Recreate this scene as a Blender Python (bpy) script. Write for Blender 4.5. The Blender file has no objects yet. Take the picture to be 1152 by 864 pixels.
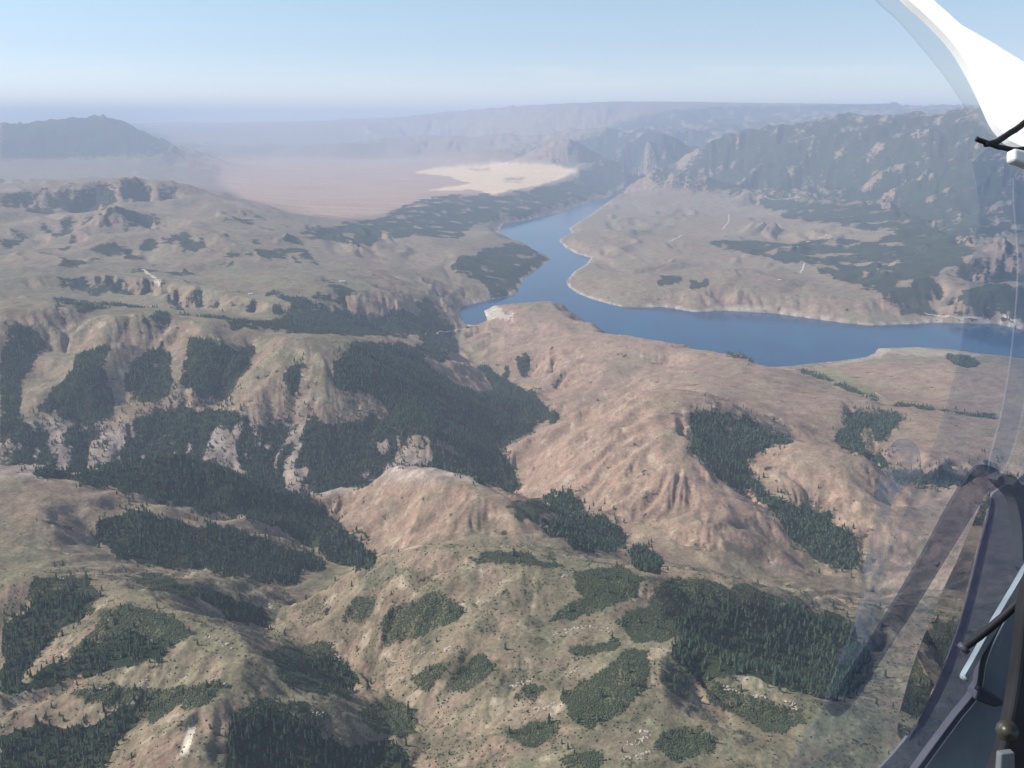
import bpy, bmesh, math, random
import numpy as np
from mathutils import Vector, Matrix

random.seed(7)
RNG = np.random.default_rng(11)
C = bpy.context.scene.collection
scene = bpy.context.scene

# ------------------------------------------------------------------ camera, sky, sun, exposure
H = 1450.0                                  # metres above the lake
F_PX, CX, CY, V0 = 1130.0, 576.0, 432.0, 132.0
PITCH = math.atan((CY - V0) / F_PX)
CP, SP = math.cos(PITCH), math.sin(PITCH)
SUN_EL, SUN_AZ = math.radians(37), math.radians(-80)   # azimuth from +Y (view) towards +X

cam_d = bpy.data.cameras.new('camera')
cam_d.sensor_width = 36.0
cam_d.lens = F_PX * 36.0 / 1152.0
cam_d.clip_start, cam_d.clip_end = 0.02, 250000.0
cam = bpy.data.objects.new('camera', cam_d)
C.objects.link(cam)
cam.location = (0, 0, H)
cam.rotation_euler = (math.pi / 2 - PITCH, 0, 0)
scene.camera = cam

world = bpy.data.worlds.new('World')
scene.world = world
world.use_nodes = True
wn, wl = world.node_tree.nodes, world.node_tree.links
wn.clear()
w_out = wn.new('ShaderNodeOutputWorld')
w_bg = wn.new('ShaderNodeBackground')
w_sky = wn.new('ShaderNodeTexSky')
w_sky.sky_type = 'NISHITA'
w_sky.sun_disc = False
w_sky.sun_elevation = SUN_EL
w_sky.sun_rotation = SUN_AZ
w_sky.altitude = 2600
w_sky.air_density = 1.0
w_sky.dust_density = 0.6
w_sky.ozone_density = 1.0
w_bg.inputs['Strength'].default_value = 0.104
# thin far clouds low over the horizon: part of the sky itself
w_geo = wn.new('ShaderNodeTexCoord')
w_map = wn.new('ShaderNodeMapping')
w_map.inputs['Scale'].default_value = (9, 9, 55)
w_noise = wn.new('ShaderNodeTexNoise')
w_noise.inputs['Scale'].default_value = 1.0
w_noise.inputs['Detail'].default_value = 5
w_ramp = wn.new('ShaderNodeMapRange')
w_ramp.inputs['From Min'].default_value = 0.50
w_ramp.inputs['From Max'].default_value = 0.75
w_sep = wn.new('ShaderNodeSeparateXYZ')
w_band = wn.new('ShaderNodeMapRange')       # only near 2.5 degrees up
w_band.interpolation_type = 'SMOOTHSTEP'
w_band.inputs['From Min'].default_value = 0.022
w_band.inputs['From Max'].default_value = 0.034
w_band2 = wn.new('ShaderNodeMapRange')
w_band2.interpolation_type = 'SMOOTHSTEP'
w_band2.inputs['From Min'].default_value = 0.052
w_band2.inputs['From Max'].default_value = 0.042
w_m1 = wn.new('ShaderNodeMath'); w_m1.operation = 'MULTIPLY'
w_m2 = wn.new('ShaderNodeMath'); w_m2.operation = 'MULTIPLY'
w_m3 = wn.new('ShaderNodeMath'); w_m3.operation = 'MULTIPLY'; w_m3.inputs[1].default_value = 0.28
w_mix = wn.new('ShaderNodeMix'); w_mix.data_type = 'RGBA'
w_mix.inputs[7].default_value = (8.2, 7.9, 7.7, 1)
wl.new(w_geo.outputs['Generated'], w_map.inputs['Vector'])
wl.new(w_map.outputs[0], w_noise.inputs['Vector'])
wl.new(w_noise.outputs['Fac'], w_ramp.inputs['Value'])
wl.new(w_geo.outputs['Generated'], w_sep.inputs[0])
wl.new(w_sep.outputs['Z'], w_band.inputs['Value'])
wl.new(w_sep.outputs['Z'], w_band2.inputs['Value'])
wl.new(w_band.outputs[0], w_m1.inputs[0]); wl.new(w_band2.outputs[0], w_m1.inputs[1])
wl.new(w_m1.outputs[0], w_m2.inputs[0]); wl.new(w_ramp.outputs[0], w_m2.inputs[1])
wl.new(w_m2.outputs[0], w_m3.inputs[0])
wl.new(w_m3.outputs[0], w_mix.inputs[0])
w_tint = wn.new('ShaderNodeMix'); w_tint.data_type = 'RGBA'; w_tint.blend_type = 'MULTIPLY'
w_tint.inputs[0].default_value = 1.0
w_grad = wn.new('ShaderNodeValToRGB')          # the air near the horizon is dusty lavender rather than yellow
w_grad.color_ramp.elements[0].position = 0.0; w_grad.color_ramp.elements[0].color = (1.10, 1.06, 1.14, 1)
w_grad.color_ramp.elements[1].position = 0.13; w_grad.color_ramp.elements[1].color = (1.16, 1.13, 1.0, 1)
e = w_grad.color_ramp.elements.new(0.06); e.color = (0.98, 0.95, 1.00, 1)
wl.new(w_sep.outputs['Z'], w_grad.inputs[0])
wl.new(w_sky.outputs[0], w_tint.inputs[6]); wl.new(w_grad.outputs[0], w_tint.inputs[7])
wl.new(w_tint.outputs[2], w_mix.inputs[6])
wl.new(w_mix.outputs[2], w_bg.inputs['Color'])
wl.new(w_bg.outputs[0], w_out.inputs['Surface'])

sun_d = bpy.data.lights.new('sun', 'SUN')
sun_d.energy = 4.4
sun_d.angle = math.radians(0.53)
sun_d.color = (1.0, 0.955, 0.895)
sun = bpy.data.objects.new('sun', sun_d)
C.objects.link(sun)
SUNV = Vector((math.sin(SUN_AZ) * math.cos(SUN_EL), math.cos(SUN_AZ) * math.cos(SUN_EL), math.sin(SUN_EL)))
sun.rotation_euler = SUNV.to_track_quat('Z', 'Y').to_euler()
sun.location = (-20, -20, H + 30)

scene.view_settings.view_transform = 'Standard'
scene.view_settings.look = 'None'
scene.view_settings.gamma = 1
scene.view_settings.use_curve_mapping = False
scene.view_settings.exposure = 0.38
scene.cycles.use_denoising = True
scene.cycles.max_bounces = 6
scene.cycles.transparent_max_bounces = 16
scene.cycles.volume_bounces = 2

HAZE_DENSITY = 3.7e-5
HAZE_COLOR = (0.68, 0.79, 1.0, 1)

# ------------------------------------------------------------------ projection helpers
def ray(u, v):
    a, b = (np.asarray(u, float) - CX) / F_PX, (CY - np.asarray(v, float)) / F_PX
    return a, CP + b * SP, -SP + b * CP     # direction x, y, z

def pt(u, v, z):
    dx, dy, dz = ray(u, v)
    t = (z - H) / dz
    return dx * t, dy * t

def pt_d(u, v, d):                          # point on the pixel's ray at horizontal distance d
    dx, dy, dz = ray(u, v)
    t = d / np.hypot(dx, dy)
    return dx * t, dy * t, H + dz * t

def project(x, y, z):
    w = y * CP - (z - H) * SP
    w = np.where(w < 1e-3, 1e-3, w)
    return CX + F_PX * x / w, CY - F_PX * (y * SP + (z - H) * CP) / w

def smooth(a, lo, hi):
    t = np.clip((a - lo) / (hi - lo), 0, 1)
    return t * t * (3 - 2 * t)

def hash2(ix, iy, s=0):
    n = (ix.astype(np.int64) * 374761393 + iy.astype(np.int64) * 668265263 + s * 1442695041) & 0xFFFFFFFF
    n = ((n ^ (n >> 13)) * 1274126177) & 0xFFFFFFFF
    n = n ^ (n >> 16)
    return (n & 0xFFFFFF).astype(np.float32) / np.float32(0xFFFFFF)

def vnoise(x, y, s=0):                       # gradient noise, about -1..1
    ix, iy = np.floor(x), np.floor(y)
    fx, fy = (x - ix).astype(np.float32), (y - iy).astype(np.float32)
    ix, iy = ix.astype(np.int64), iy.astype(np.int64)
    wx, wy = fx * fx * fx * (fx * (fx * 6 - 15) + 10), fy * fy * fy * (fy * (fy * 6 - 15) + 10)
    def g(ox, oy):
        a = hash2(ix + ox, iy + oy, s) * (2 * math.pi)
        return np.cos(a) * (fx - ox) + np.sin(a) * (fy - oy)
    a = g(0, 0) * (1 - wx) + g(1, 0) * wx
    b = g(0, 1) * (1 - wx) + g(1, 1) * wx
    return 1.5 * (a * (1 - wy) + b * wy)

def fbm(x, y, oct=4, s=0, gain=0.5):
    t, a = 0, 1.0
    for k in range(oct):
        t = t + a * vnoise(x, y, s + k * 17)
        x, y, a = x * 2.03 + 3.1, y * 2.03 - 1.7, a * gain
    return t

def poly_mask(u, v, poly):                   # even-odd test on arrays
    inside = np.zeros(u.shape, bool)
    n = len(poly)
    for i in range(n):
        x0, y0 = poly[i]; x1, y1 = poly[(i + 1) % n]
        if y0 == y1: continue
        c = ((y0 > v) != (y1 > v)) & (u < (x1 - x0) * (v - y0) / (y1 - y0) + x0)
        inside ^= c
    return inside

def poly_dist(x, y, pts, closed=True):       # distance to a polyline
    d2 = np.full(x.shape, 1e18)
    n = len(pts)
    for i in range(n if closed else n - 1):
        ax, ay = pts[i]; bx, by = pts[(i + 1) % n]
        ex, ey = bx - ax, by - ay
        L = ex * ex + ey * ey + 1e-9
        t = np.clip(((x - ax) * ex + (y - ay) * ey) / L, 0, 1)
        d2 = np.minimum(d2, (x - ax - t * ex) ** 2 + (y - ay - t * ey) ** 2)
    return np.sqrt(d2)

# ------------------------------------------------------------------ the land: ridges and valleys, (u, v, height)
LINES = [
 # near left hill and its ridges
 [(0,658,395),(45,645,400),(115,655,385),(170,675,410),(222,697,425),(262,712,428),(290,722,425)],
 [(290,722,425),(280,737,428),(250,760,425),(228,800,408),(212,840,388),(205,880,375)],
 [(0,785,335),(60,775,350),(110,765,372),(190,755,395),(250,750,425)],
 [(0,700,335),(30,735,310),(10,770,295),(-80,790,270)],
 [(-60,864,270),(0,850,285),(60,835,300),(110,815,330),(160,795,355),(225,770,405)],
 [(60,880,275),(140,864,330)],
 [(300,795,382),(345,800,365),(400,812,335),(450,822,290)],
 [(280,864,350),(330,850,335),(380,850,300),(430,864,270)],
 # the valley between left hill and centre hill, draining away
 [(480,880,290),(462,850,280),(440,800,268),(420,770,250),(392,742,228),(340,722,238),(309,706,220),(330,682,190),(352,664,160),(405,632,105),(425,626,95),(392,592,50),(362,560,5),(340,553,-30)],
 # grassy ridges, left
 [(0,655,330),(35,642,335),(69,639,335),(132,637,330),(194,642,315),(243,647,300),(295,659,255),(330,672,190)],
 [(100,612,238),(180,630,232),(260,645,225),(330,655,175),(370,640,130)],
 [(-60,615,330),(0,604,325),(69,587,322),(110,562,318),(128,553,312),(146,556,300),(194,573,275),(243,582,235),(299,587,190),(323,589,160),(360,612,125)],
 [(-80,530,330),(0,525,330),(21,519,335),(50,525,325),(80,543,305),(128,553,312)],
 [(150,560,240),(200,572,205),(250,578,180),(300,582,140),(360,600,90)],
 [(76,535,290),(121,524,300),(174,511,310),(194,505,315),(222,511,300),(264,531,245),(295,545,190),(340,557,110)],
 # canyon floor behind that ridge
 [(-120,580,-70),(0,572,-65),(100,578,-62),(180,576,-60),(250,578,-62),(320,580,-66),(400,580,-72),(470,572,-76),(530,570,-80),(570,560,-80),(588,548,-80),(578,528,-80),(566,510,-82),(590,490,-82),(606,478,-80),(618,466,-78),(600,450,-75),(560,434,-72),(525,410,-68),(512,392,-62),(516,376,-55)],
 # canyon rim, far side
 [(-120,470,165),(0,470,165),(40,478,160),(80,470,165),(150,466,175),(200,462,178),(260,458,182),(300,470,175),(350,470,178),(420,470,170),(450,478,155),(500,490,130),(545,500,50)],
 # left hills above the rim
 [(-120,345,500),(0,335,495),(30,331,500),(60,345,480),(100,352,470),(130,350,482),(160,352,480),(210,362,450),(250,378,425),(300,382,410),(350,378,425),(390,390,380),(420,410,330)],
 [(30,331,500),(60,400,330),(40,440,250),(15,470,195)],
 [(160,352,480),(130,395,380),(105,420,310),(80,455,230)],
 [(90,380,330),(60,430,215),(30,465,165)],
 [(350,378,425),(310,405,360),(280,430,300),(262,452,230)],
 [(250,378,425),(230,410,330),(215,445,235)],
 [(210,362,420),(178,410,262),(165,450,185)],
 [(140,360,420),(146,405,268),(140,450,180)],
 [(300,384,365),(275,415,250),(250,450,180)],
 [(350,378,425),(360,420,330),(380,455,225)],
 [(390,390,370),(440,405,300),(480,430,200),(520,455,100),(560,475,0)],
 [(440,388,270),(480,400,200),(520,420,60),(560,440,-30)],
 [(485,406,120),(530,415,40),(550,428,-30)],
 # low ground behind those hills
 [(-120,330,360),(0,318,350),(60,318,330),(120,324,310),(200,338,290),(280,356,265),(330,364,255),(400,372,230),(450,379,165),(490,384,75)],
 [(-120,300,400),(0,300,380),(100,305,345),(200,318,340),(260,340,335),(330,345,330),(380,352,300)],
 [(0,285,360),(80,292,350),(150,298,330),(200,305,305),(240,308,290),(330,300,270)],
 [(290,320,300),(340,322,290),(390,316,262),(430,315,235),(470,322,190),(505,325,150)],
 [(380,332,255),(420,342,220),(460,345,180),(500,345,110)],
 [(390,372,130),(430,374,90),(470,378,30),(510,378,-20)],
 # big rounded hill on the left
 [(-160,235,560),(0,222,600),(50,213,640),(100,209,660),(130,204,720),(150,201,760),(168,204,720),(190,212,640),(230,228,530),(280,244,430),(330,256,350)],
 [(150,201,760),(140,235,600),(115,268,440),(60,288,360)],
 [(190,210,640),(210,245,500),(220,275,380),(250,300,300)],
 [(60,215,600),(30,250,480),(0,275,400)],
 [(230,225,560),(280,262,400),(340,290,290)],
 [(100,209,610),(85,245,400),(55,272,350)],
 [(172,225,520),(172,265,345),(160,290,305)],
 [(380,262,260),(420,275,220),(460,285,180),(500,285,150)],
 [(380,290,240),(440,300,200),(490,300,165),(540,295,110)],
 [(500,262,120),(540,265,110),(565,268,90),(590,283,60)],
 [(470,270,200),(450,262,190),(430,268,215),(400,275,230),(380,255,230)],
 [(520,310,120),(550,318,80),(565,325,55)],
 # plateau and its rim above the river
 [(330,240,232),(380,246,215),(440,237,205),(480,228,205),(530,217,205),(600,212,205),(640,204,205),(670,194,205)],
 [(300,190,245),(400,192,235),(500,190,222),(600,187,222),(650,186,222)],
 [(260,212,245),(350,222,225),(430,222,215),(520,205,210),(600,200,208)],
 [(690,200,90),(650,220,60),(600,236,60),(560,243,70)],
 [(200,185,265),(260,178,300),(330,170,300),(420,168,290),(500,165,285),(560,170,260),(640,172,270)],
 [(240,196,240),(300,180,252),(360,182,250)],
 [(390,178,285),(420,175,300),(480,176,290),(540,178,280)],
 # peninsula hill at the dam
 [(535,368,15),(560,358,80),(600,350,115),(625,345,125),(655,362,120),(690,375,130),(740,384,150),(790,394,160),(830,403,160),(865,413,130),(900,418,70)],
 [(552,350,30),(575,345,70),(605,340,95),(628,341,100),(650,352,90)],
 [(600,352,112),(595,390,20),(600,420,-40)],
 [(640,360,118),(620,400,40),(640,455,-40)],
 [(700,377,128),(680,415,70),(680,440,10)],
 [(570,360,80),(560,390,10),(550,420,-55)],
 [(790,394,160),(760,415,110),(740,430,95)],
 [(740,384,150),(730,410,90),(700,430,40)],
 [(644,470,-40),(665,462,0),(700,448,50),(740,436,88)],
 # middle ridge
 [(566,504,-20),(590,492,40),(620,480,110),(660,462,200),(690,450,260),(727,441,320),(760,443,335),(800,452,325),(830,462,290),(870,478,220)],
 [(727,441,320),(690,490,240),(650,530,150),(620,560,80)],
 [(620,480,110),(610,520,70),(600,560,50)],
 [(760,443,335),(765,480,300),(780,530,250),(820,560,210),(860,590,165),(885,615,130)],
 [(740,520,250),(720,560,190),(690,590,130)],
 [(790,590,205),(840,600,175),(880,610,135)],
 [(700,590,120),(740,585,140),(790,575,195)],
 [(690,612,120),(740,600,135),(800,615,165),(860,640,105)],
 # forested draw and the smooth hill right of it
 [(792,466,270),(800,490,235),(815,520,190),(850,552,150),(880,578,125),(920,605,100),(955,635,75),(990,665,50)],
 [(835,523,165),(860,510,200),(891,500,235),(939,503,240),(974,519,215),(1000,540,170),(1020,570,130)],
 [(891,500,235),(900,540,190),(930,580,130)],
 [(939,503,240),(960,560,190),(985,620,110)],
 [(898,497,190),(920,496,170),(946,499,150),(995,519,140),(1030,534,125),(1070,550,115),(1160,570,100)],
 [(870,470,215),(900,462,205),(940,458,190),(975,450,140)],
 [(830,440,200),(860,432,170),(900,428,130)],
 [(850,455,190),(880,450,160),(915,442,130)],
 # creek to the lake, right
 [(893,413,6),(905,419,22),(946,434,45),(995,450,62),(1071,462,85),(1120,469,98),(1200,478,120)],
 [(960,470,170),(1000,468,150),(1050,475,160),(1100,485,185),(1200,490,220)],
 [(1010,500,190),(1060,510,230),(1110,520,250),(1200,530,260)],
 [(940,415,22),(975,412,35),(1010,412,60),(1050,420,95),(1100,425,115),(1160,425,125),(1240,430,130)],
 [(1000,397,8),(1050,398,12),(1100,404,35),(1160,408,40)],
 # centre front hills
 [(362,556,30),(385,545,120),(415,533,240),(440,528,300),(480,532,335),(530,545,345),(570,562,330),(600,580,305),(640,608,255),(690,638,210),(740,645,190)],
 [(480,532,335),(470,570,270),(450,605,170)],
 [(420,615,140),(460,618,210),(520,622,280),(600,622,270)],
 [(620,555,60),(650,575,90),(680,600,130),(720,625,160),(760,640,190),(830,650,140),(900,655,100)],
 [(309,706,225),(340,680,262),(380,645,340),(425,628,405),(467,616,445),(526,620,465),(574,625,465),(644,633,455),(713,644,445),(780,648,425),(860,668,385),(950,698,310),(1020,700,280)],
 [(467,616,445),(430,680,365),(410,720,285)],
 [(526,620,465),(500,680,405),(455,740,325),(440,770,285)],
 [(574,625,465),(560,680,425),(520,720,385),(470,740,335)],
 [(644,633,455),(650,690,420),(600,720,405),(520,735,380),(470,755,320)],
 [(713,644,445),(730,700,420),(700,715,425),(640,740,405),(560,770,370),(490,800,310)],
 [(560,740,395),(500,760,350),(460,790,290)],
 [(760,720,425),(745,760,425),(700,790,400),(640,820,385),(560,840,350),(490,850,300)],
 [(650,770,395),(600,790,375),(540,810,330)],
 [(730,660,450),(770,690,395),(800,715,355),(840,740,320),(920,760,290)],
 [(770,735,418),(800,745,415),(850,768,405),(900,783,390),(940,795,375),(1000,815,360)],
 [(790,770,385),(830,795,370),(880,815,365)],
 [(720,830,395),(780,810,390),(830,830,380)],
 [(560,870,350),(650,870,375),(750,870,390),(860,870,375),(1000,870,355),(1152,870,340)],
 # right side, behind the aircraft's window frame
 [(1000,640,110),(1060,620,170),(1110,640,200),(1200,650,230)],
 [(1000,730,260),(1060,740,290),(1120,760,300),(1200,770,310)],
 [(1050,560,140),(1100,590,170),(1200,600,190)],
 # outside the frame below
 [(-200,1000,290),(100,1000,330),(300,1000,340),(576,1000,340),(800,1000,350),(1100,1000,340),(1400,1000,330)],
 [(-250,700,380),(-250,600,300),(-250,540,-70),(-250,470,200),(-250,350,500)],
 [(1350,450,150),(1350,500,250),(1350,600,220),(1350,700,300),(1350,850,330)],
 # north shore land, right
 [(700,250,90),(760,250,130),(830,250,155),(900,255,170),(960,260,190)],
 [(668,272,60),(720,275,105),(790,280,130),(860,290,130),(920,300,135)],
 [(690,310,70),(740,312,115),(800,318,135),(860,322,135),(920,325,130),(960,330,120)],
 [(690,330,45),(740,335,50),(800,338,55),(880,344,55),(950,352,50)],
 [(800,230,110),(860,228,170),(920,235,200),(1000,250,240),(1100,255,330)],
 [(900,300,135),(905,310,105),(930,315,95),(950,328,80)],
 [(960,335,110),(1000,325,170),(1060,305,230),(1100,295,280),(1160,285,330),(1300,280,380)],
 [(1045,355,20),(1060,340,70),(1100,320,130),(1160,305,200)],
 [(1060,355,60),(1100,345,120),(1152,325,220),(1250,310,280)],
 [(840,270,130),(900,273,150),(960,285,160),(1010,300,150)],
 # right mountains
 [(745,212,30),(790,215,90),(850,220,150),(900,218,190),(960,220,240)],
 [(700,195,80),(740,190,160),(790,200,200),(830,210,170)],
]
DLINES = [   # far things given by distance in metres: (u, v, d)
 [(-300,152,29000),(-60,150,29000),(0,143,29000),(35,138,29000),(60,133,29000),(90,131,29000),(120,134,29000),(150,137,29000),(170,144,28500),(192,155,28000),(215,166,27500)],
 [(-300,182,24500),(0,179,24500),(100,178,24500),(180,174,24800)],
 [(-300,168,36000),(0,166,36000),(100,165,36000),(200,164,36000),(300,162,36000)],
 [(-300,148,58000),(0,146,58000),(200,141,58000),(300,139,57000),(400,137,54000),(440,136,50000),(470,133,46000),(520,134,44000),(560,132,42000),(600,130,40000),(660,126,38000),(740,127,37000),(800,130,37000),(880,129,37000),(950,126,37000),(1000,124,37000),(1080,124,37000),(1152,123,37000),(1400,122,37000)],
 [(-300,143,115000),(0,142,115000),(200,138,115000),(300,137,115000),(400,137,115000),(500,137,115000),(700,132,115000),(900,133,115000),(1152,131,115000),(1400,130,115000)],
 [(400,160,33000),(480,152,34000),(560,150,33000),(640,148,31000)],
 [(560,164,27000),(640,160,27000),(700,152,28000)],
 [(830,150,28000),(900,152,27000),(1000,147,26000),(1152,144,25000),(1400,142,25000)],
 [(620,158,26000),(660,150,25000),(720,143,24000),(790,133,22000),(820,140,21500),(860,142,21000),(905,138,20500),(950,140,20000),(1000,137,19500),(1050,130,19000),(1100,126,18500),(1160,122,18000),(1320,118,17500)],
 [(690,165,23000),(740,152,23000),(790,133,22000),(760,170,20500),(740,190,19300)],
 [(820,140,21500),(830,175,19300),(800,195,18500)],
 [(905,138,20500),(880,180,18300),(860,205,17300)],
 [(950,140,20000),(920,170,18800),(895,200,17300)],
 [(1000,137,19500),(960,165,18300),(920,195,17000)],
 [(1030,145,18800),(990,175,17500),(950,205,16300)],
 [(1050,130,19000),(1020,165,17400),(980,200,16200)],
 [(1100,126,18500),(1090,150,17600),(1060,185,16100),(1020,220,14900)],
 [(1160,122,18000),(1160,180,15400),(1150,230,13400)],
 [(1300,240,12500),(1400,150,18000),(1400,200,15500)],
]

LAKE_PX = [(703,201),(707,211),(682,222),(658,229),(628,239),(588,248),(567,251),(560,260),(564,267),(588,277),(620,291),
 (609,300),(588,314),(585,322),(581,331),(547,338),(519,345),(516,354),(522,364),(535,366),(549,361),(545,350),(556,344),(575,343),
 (605,344),(630,347),(652,362),(672,374),(700,386),(750,394),(800,403),(850,413),(870,413),(891,412),(915,409),(946,406),(975,402),(985,397),(988,392),
 (1030,391),(1078,395),(1116,400),(1152,404),(1250,413),(1400,424),(1400,385),(1250,378),(1152,371),(1120,364),(1051,362.5),(1030,364),(978,366),
 (946,362.5),(905,357),(870,352),(814,349),(780,351),(759,347),(744,345),(720,346),(699,345),(682,341),(665,336),(650,330),(640,323),(637,317),
 (647,305),(660,297),(665,290),(650,286),(637,279),(629,270.5),(635,266),(644,262),(640,257),(658,246),(682,229),(713,220),(741,218),(741,213),(722,205)]

def densify(line, step):
    out = []
    for a, b in zip(line[:-1], line[1:]):
        n = max(1, int(math.hypot(b[0] - a[0], b[1] - a[1]) / step))
        for k in range(n):
            t = k / n
            out.append(tuple(a[i] + (b[i] - a[i]) * t for i in range(3)))
    out.append(line[-1])
    return out

cps = []
for L in LINES:
    for u, v, z in densify(L, 26):
        x, y = pt(u, v, z)
        cps.append((math.atan2(x, y), math.log(math.hypot(x, y)), z))
for L in DLINES:
    for u, v, d in densify(L, 45):
        x, y, z = pt_d(u, v, d)
        cps.append((math.atan2(x, y), math.log(math.hypot(x, y)), z))
lake_xy = [pt(u, v, 0.0) for u, v in LAKE_PX]
lake_xy = [(float(a), float(b)) for a, b in lake_xy]
for (x, y) in lake_xy:
    cps.append((math.atan2(x, y), math.log(math.hypot(x, y)), 2.0))
cps = np.array(cps)
# drop near-duplicates
keep = []
for i in range(len(cps)):
    if all((cps[i, 0] - cps[j, 0]) ** 2 + (cps[i, 1] - cps[j, 1]) ** 2 > 0.008 ** 2 for j in keep):
        keep.append(i)
cps = cps[keep]

NC, NR = 1000, 1050
TH = np.linspace(math.radians(-38), math.radians(38), NC)
# row distances: about even on the screen
dd = np.exp(np.linspace(math.log(820), math.log(118000), 20000))
dens = (H / dd + 0.30) / dd
cum = np.concatenate([[0], np.cumsum(0.5 * (dens[1:] + dens[:-1]) * np.diff(dd))])
DR = np.interp(np.linspace(0, cum[-1], NR), cum, dd)

C0 = 0.012
def kern(r2): return -np.sqrt(r2 + C0 * C0)
n = len(cps)
A = kern((cps[:, None, 0] - cps[None, :, 0]) ** 2 + (cps[:, None, 1] - cps[None, :, 1]) ** 2)
A[np.diag_indices(n)] += 0.005
M = np.zeros((n + 1, n + 1)); M[:n, :n] = A; M[:n, n] = 1; M[n, :n] = 1
sol = np.linalg.solve(M, np.concatenate([cps[:, 2], [0]]))
S = 3                                         # coarse evaluation, then linear upsampling of a smooth field
tc = np.linspace(TH[0], TH[-1], NC // S + 1)
ridx = np.linspace(0, NR - 1, NR // S + 1)
lc = np.log(np.interp(ridx, np.arange(NR), DR))
ZC = np.zeros((len(lc), len(tc)))
for i, l in enumerate(lc):
    r2 = (tc[:, None] - cps[None, :, 0]) ** 2 + (l - cps[None, :, 1]) ** 2
    ZC[i] = kern(r2) @ sol[:n] + sol[n]
def upsample(Zc):
    a = np.stack([np.interp(TH, tc, row) for row in Zc])
    ri = np.arange(NR)
    j = np.clip(np.searchsorted(ridx, ri, side='right') - 1, 0, len(ridx) - 2)
    t = ((ri - ridx[j]) / (ridx[j + 1] - ridx[j]))[:, None]
    return a[j] * (1 - t) + a[j + 1] * t
Z = upsample(ZC)
for _ in range(2):                            # soften the upsampling facets
    Z[1:-1] = 0.25 * Z[:-2] + 0.5 * Z[1:-1] + 0.25 * Z[2:]
    Z[:, 1:-1] = 0.25 * Z[:, :-2] + 0.5 * Z[:, 1:-1] + 0.25 * Z[:, 2:]
DG, TG = np.meshgrid(DR, TH, indexing='ij')
X, Y = DG * np.sin(TG), DG * np.cos(TG)
ST, CT = np.sin(TG), np.cos(TG)

def grad(Zz):
    gd = np.gradient(Zz, DR, axis=0)
    gt = np.gradient(Zz, TH, axis=1) / DG
    return ST * gd + CT * gt, CT * gd - ST * gt

# lake distance, limited to the rows that can hold it
lake_in = poly_mask(X, Y, lake_xy)
lake_d = np.full(X.shape, 1e5)
rows = (DR > 4200) & (DR < 26000)
lake_d[rows] = poly_dist(X[rows], Y[rows], lake_xy)
wob = 14 * fbm(X / 90, Y / 90, 3, 5)
lake_s = np.where(lake_in, -lake_d, lake_d) + wob * smooth(lake_d, 0, 30)
U0, Vv0 = project(X, Y, Z)
down = poly_mask(U0, Vv0, [(380,376),(440,372),(500,366),(534,367),(560,372),(700,440),(640,480),(620,560),(400,600),(-200,640),(-200,480),(380,450)])

# eroded gullies following the fall line
def erode(px, py, dx, dy, s):
    ix, iy = np.floor(px), np.floor(py)
    fx, fy = px - ix, py - iy
    ix, iy = ix.astype(np.int64), iy.astype(np.int64)
    va = np.zeros_like(px); vx = np.zeros_like(px); vy = np.zeros_like(px); wt = np.zeros_like(px)
    for i in (-2, -1, 0, 1):
        for j in (-2, -1, 0, 1):
            hx = hash2(ix - i, iy - j, s) * 0.5; hy = hash2(ix - i, iy - j, s + 91) * 0.5
            qx, qy = fx + i - hx, fy + j - hy
            w = np.exp(-(qx * qx + qy * qy) * 2)
            m = (qx * dx + qy * dy) * (2 * math.pi)
            va += np.cos(m) * w; sn = np.sin(m) * w
            vx -= sn * dx; vy -= sn * dy; wt += w
    return va / wt, vx / wt, vy / wt

def blur(a, k):
    for _ in range(k):
        a = a.copy()
        a[1:-1] = 0.25 * a[:-2] + 0.5 * a[1:-1] + 0.25 * a[2:]
        a[:, 1:-1] = 0.25 * a[:, :-2] + 0.5 * a[:, 1:-1] + 0.25 * a[:, 2:]
    return a

for _ in range(14):                           # ease walls that came out too steep
    gx, gy = grad(Z)
    k = smooth(np.hypot(gx, gy), 0.50, 0.85)
    Z = Z * (1 - k) + blur(Z, 3) * k
far_w = smooth(DG, 7500, 12500)
plain = blur(poly_mask(U0, Vv0, [(235,172),(650,176),(650,195),(600,213),(530,218),(440,238),(400,246),(330,242),(260,225)]).astype(float), 12)
shore_w = smooth(np.abs(lake_s), 10, 150)
gates = shore_w * (1 - 0.95 * plain)
def ridged(x, y, octs, s):
    t, a, prev = 0, 1.0, 1.0
    for k in range(octs):
        n_ = 1 - np.abs(vnoise(x, y, s + k * 13)) * 1.3
        n_ = np.clip(n_, 0, 1) ** 2
        t = t + a * n_ * prev; prev = np.clip(n_ * 1.6, 0, 1)
        x, y, a = x * 2.07 + 5.3, y * 2.07 - 2.9, a * 0.5
    return t
hilly = np.zeros_like(Z)
for poly_, amp_ in (([(-400,150),(0,205),(150,198),(240,222),(330,250),(430,265),(500,290),(520,330),(420,345),(330,352),(150,345),(-400,340)], 62.0),
                    ([(640,180),(700,140),(800,125),(1500,100),(1500,300),(1100,280),(1000,235),(900,218),(800,212),(745,205),(690,190)], 150.0),
                    ([(380,120),(700,120),(700,165),(640,180),(560,172),(480,166),(380,172)], 110.0),
                    ([(-400,120),(215,125),(215,170),(180,180),(-400,185)], 110.0),
                    ([(190,150),(420,150),(420,172),(260,182),(190,184)], 45.0),
                    ([(690,235),(820,225),(1000,250),(1500,250),(1500,365),(1050,358),(960,335),(780,330),(680,300)], 34.0),
                    ([(930,420),(1500,420),(1500,640),(1000,620),(980,500)], 22.0)):
    hilly = np.maximum(hilly, amp_ * poly_mask(U0, Vv0, poly_))
hilly = blur(hilly, 14)
lam_h = np.where(DG > 14000, 1.0, 0.0)
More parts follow.
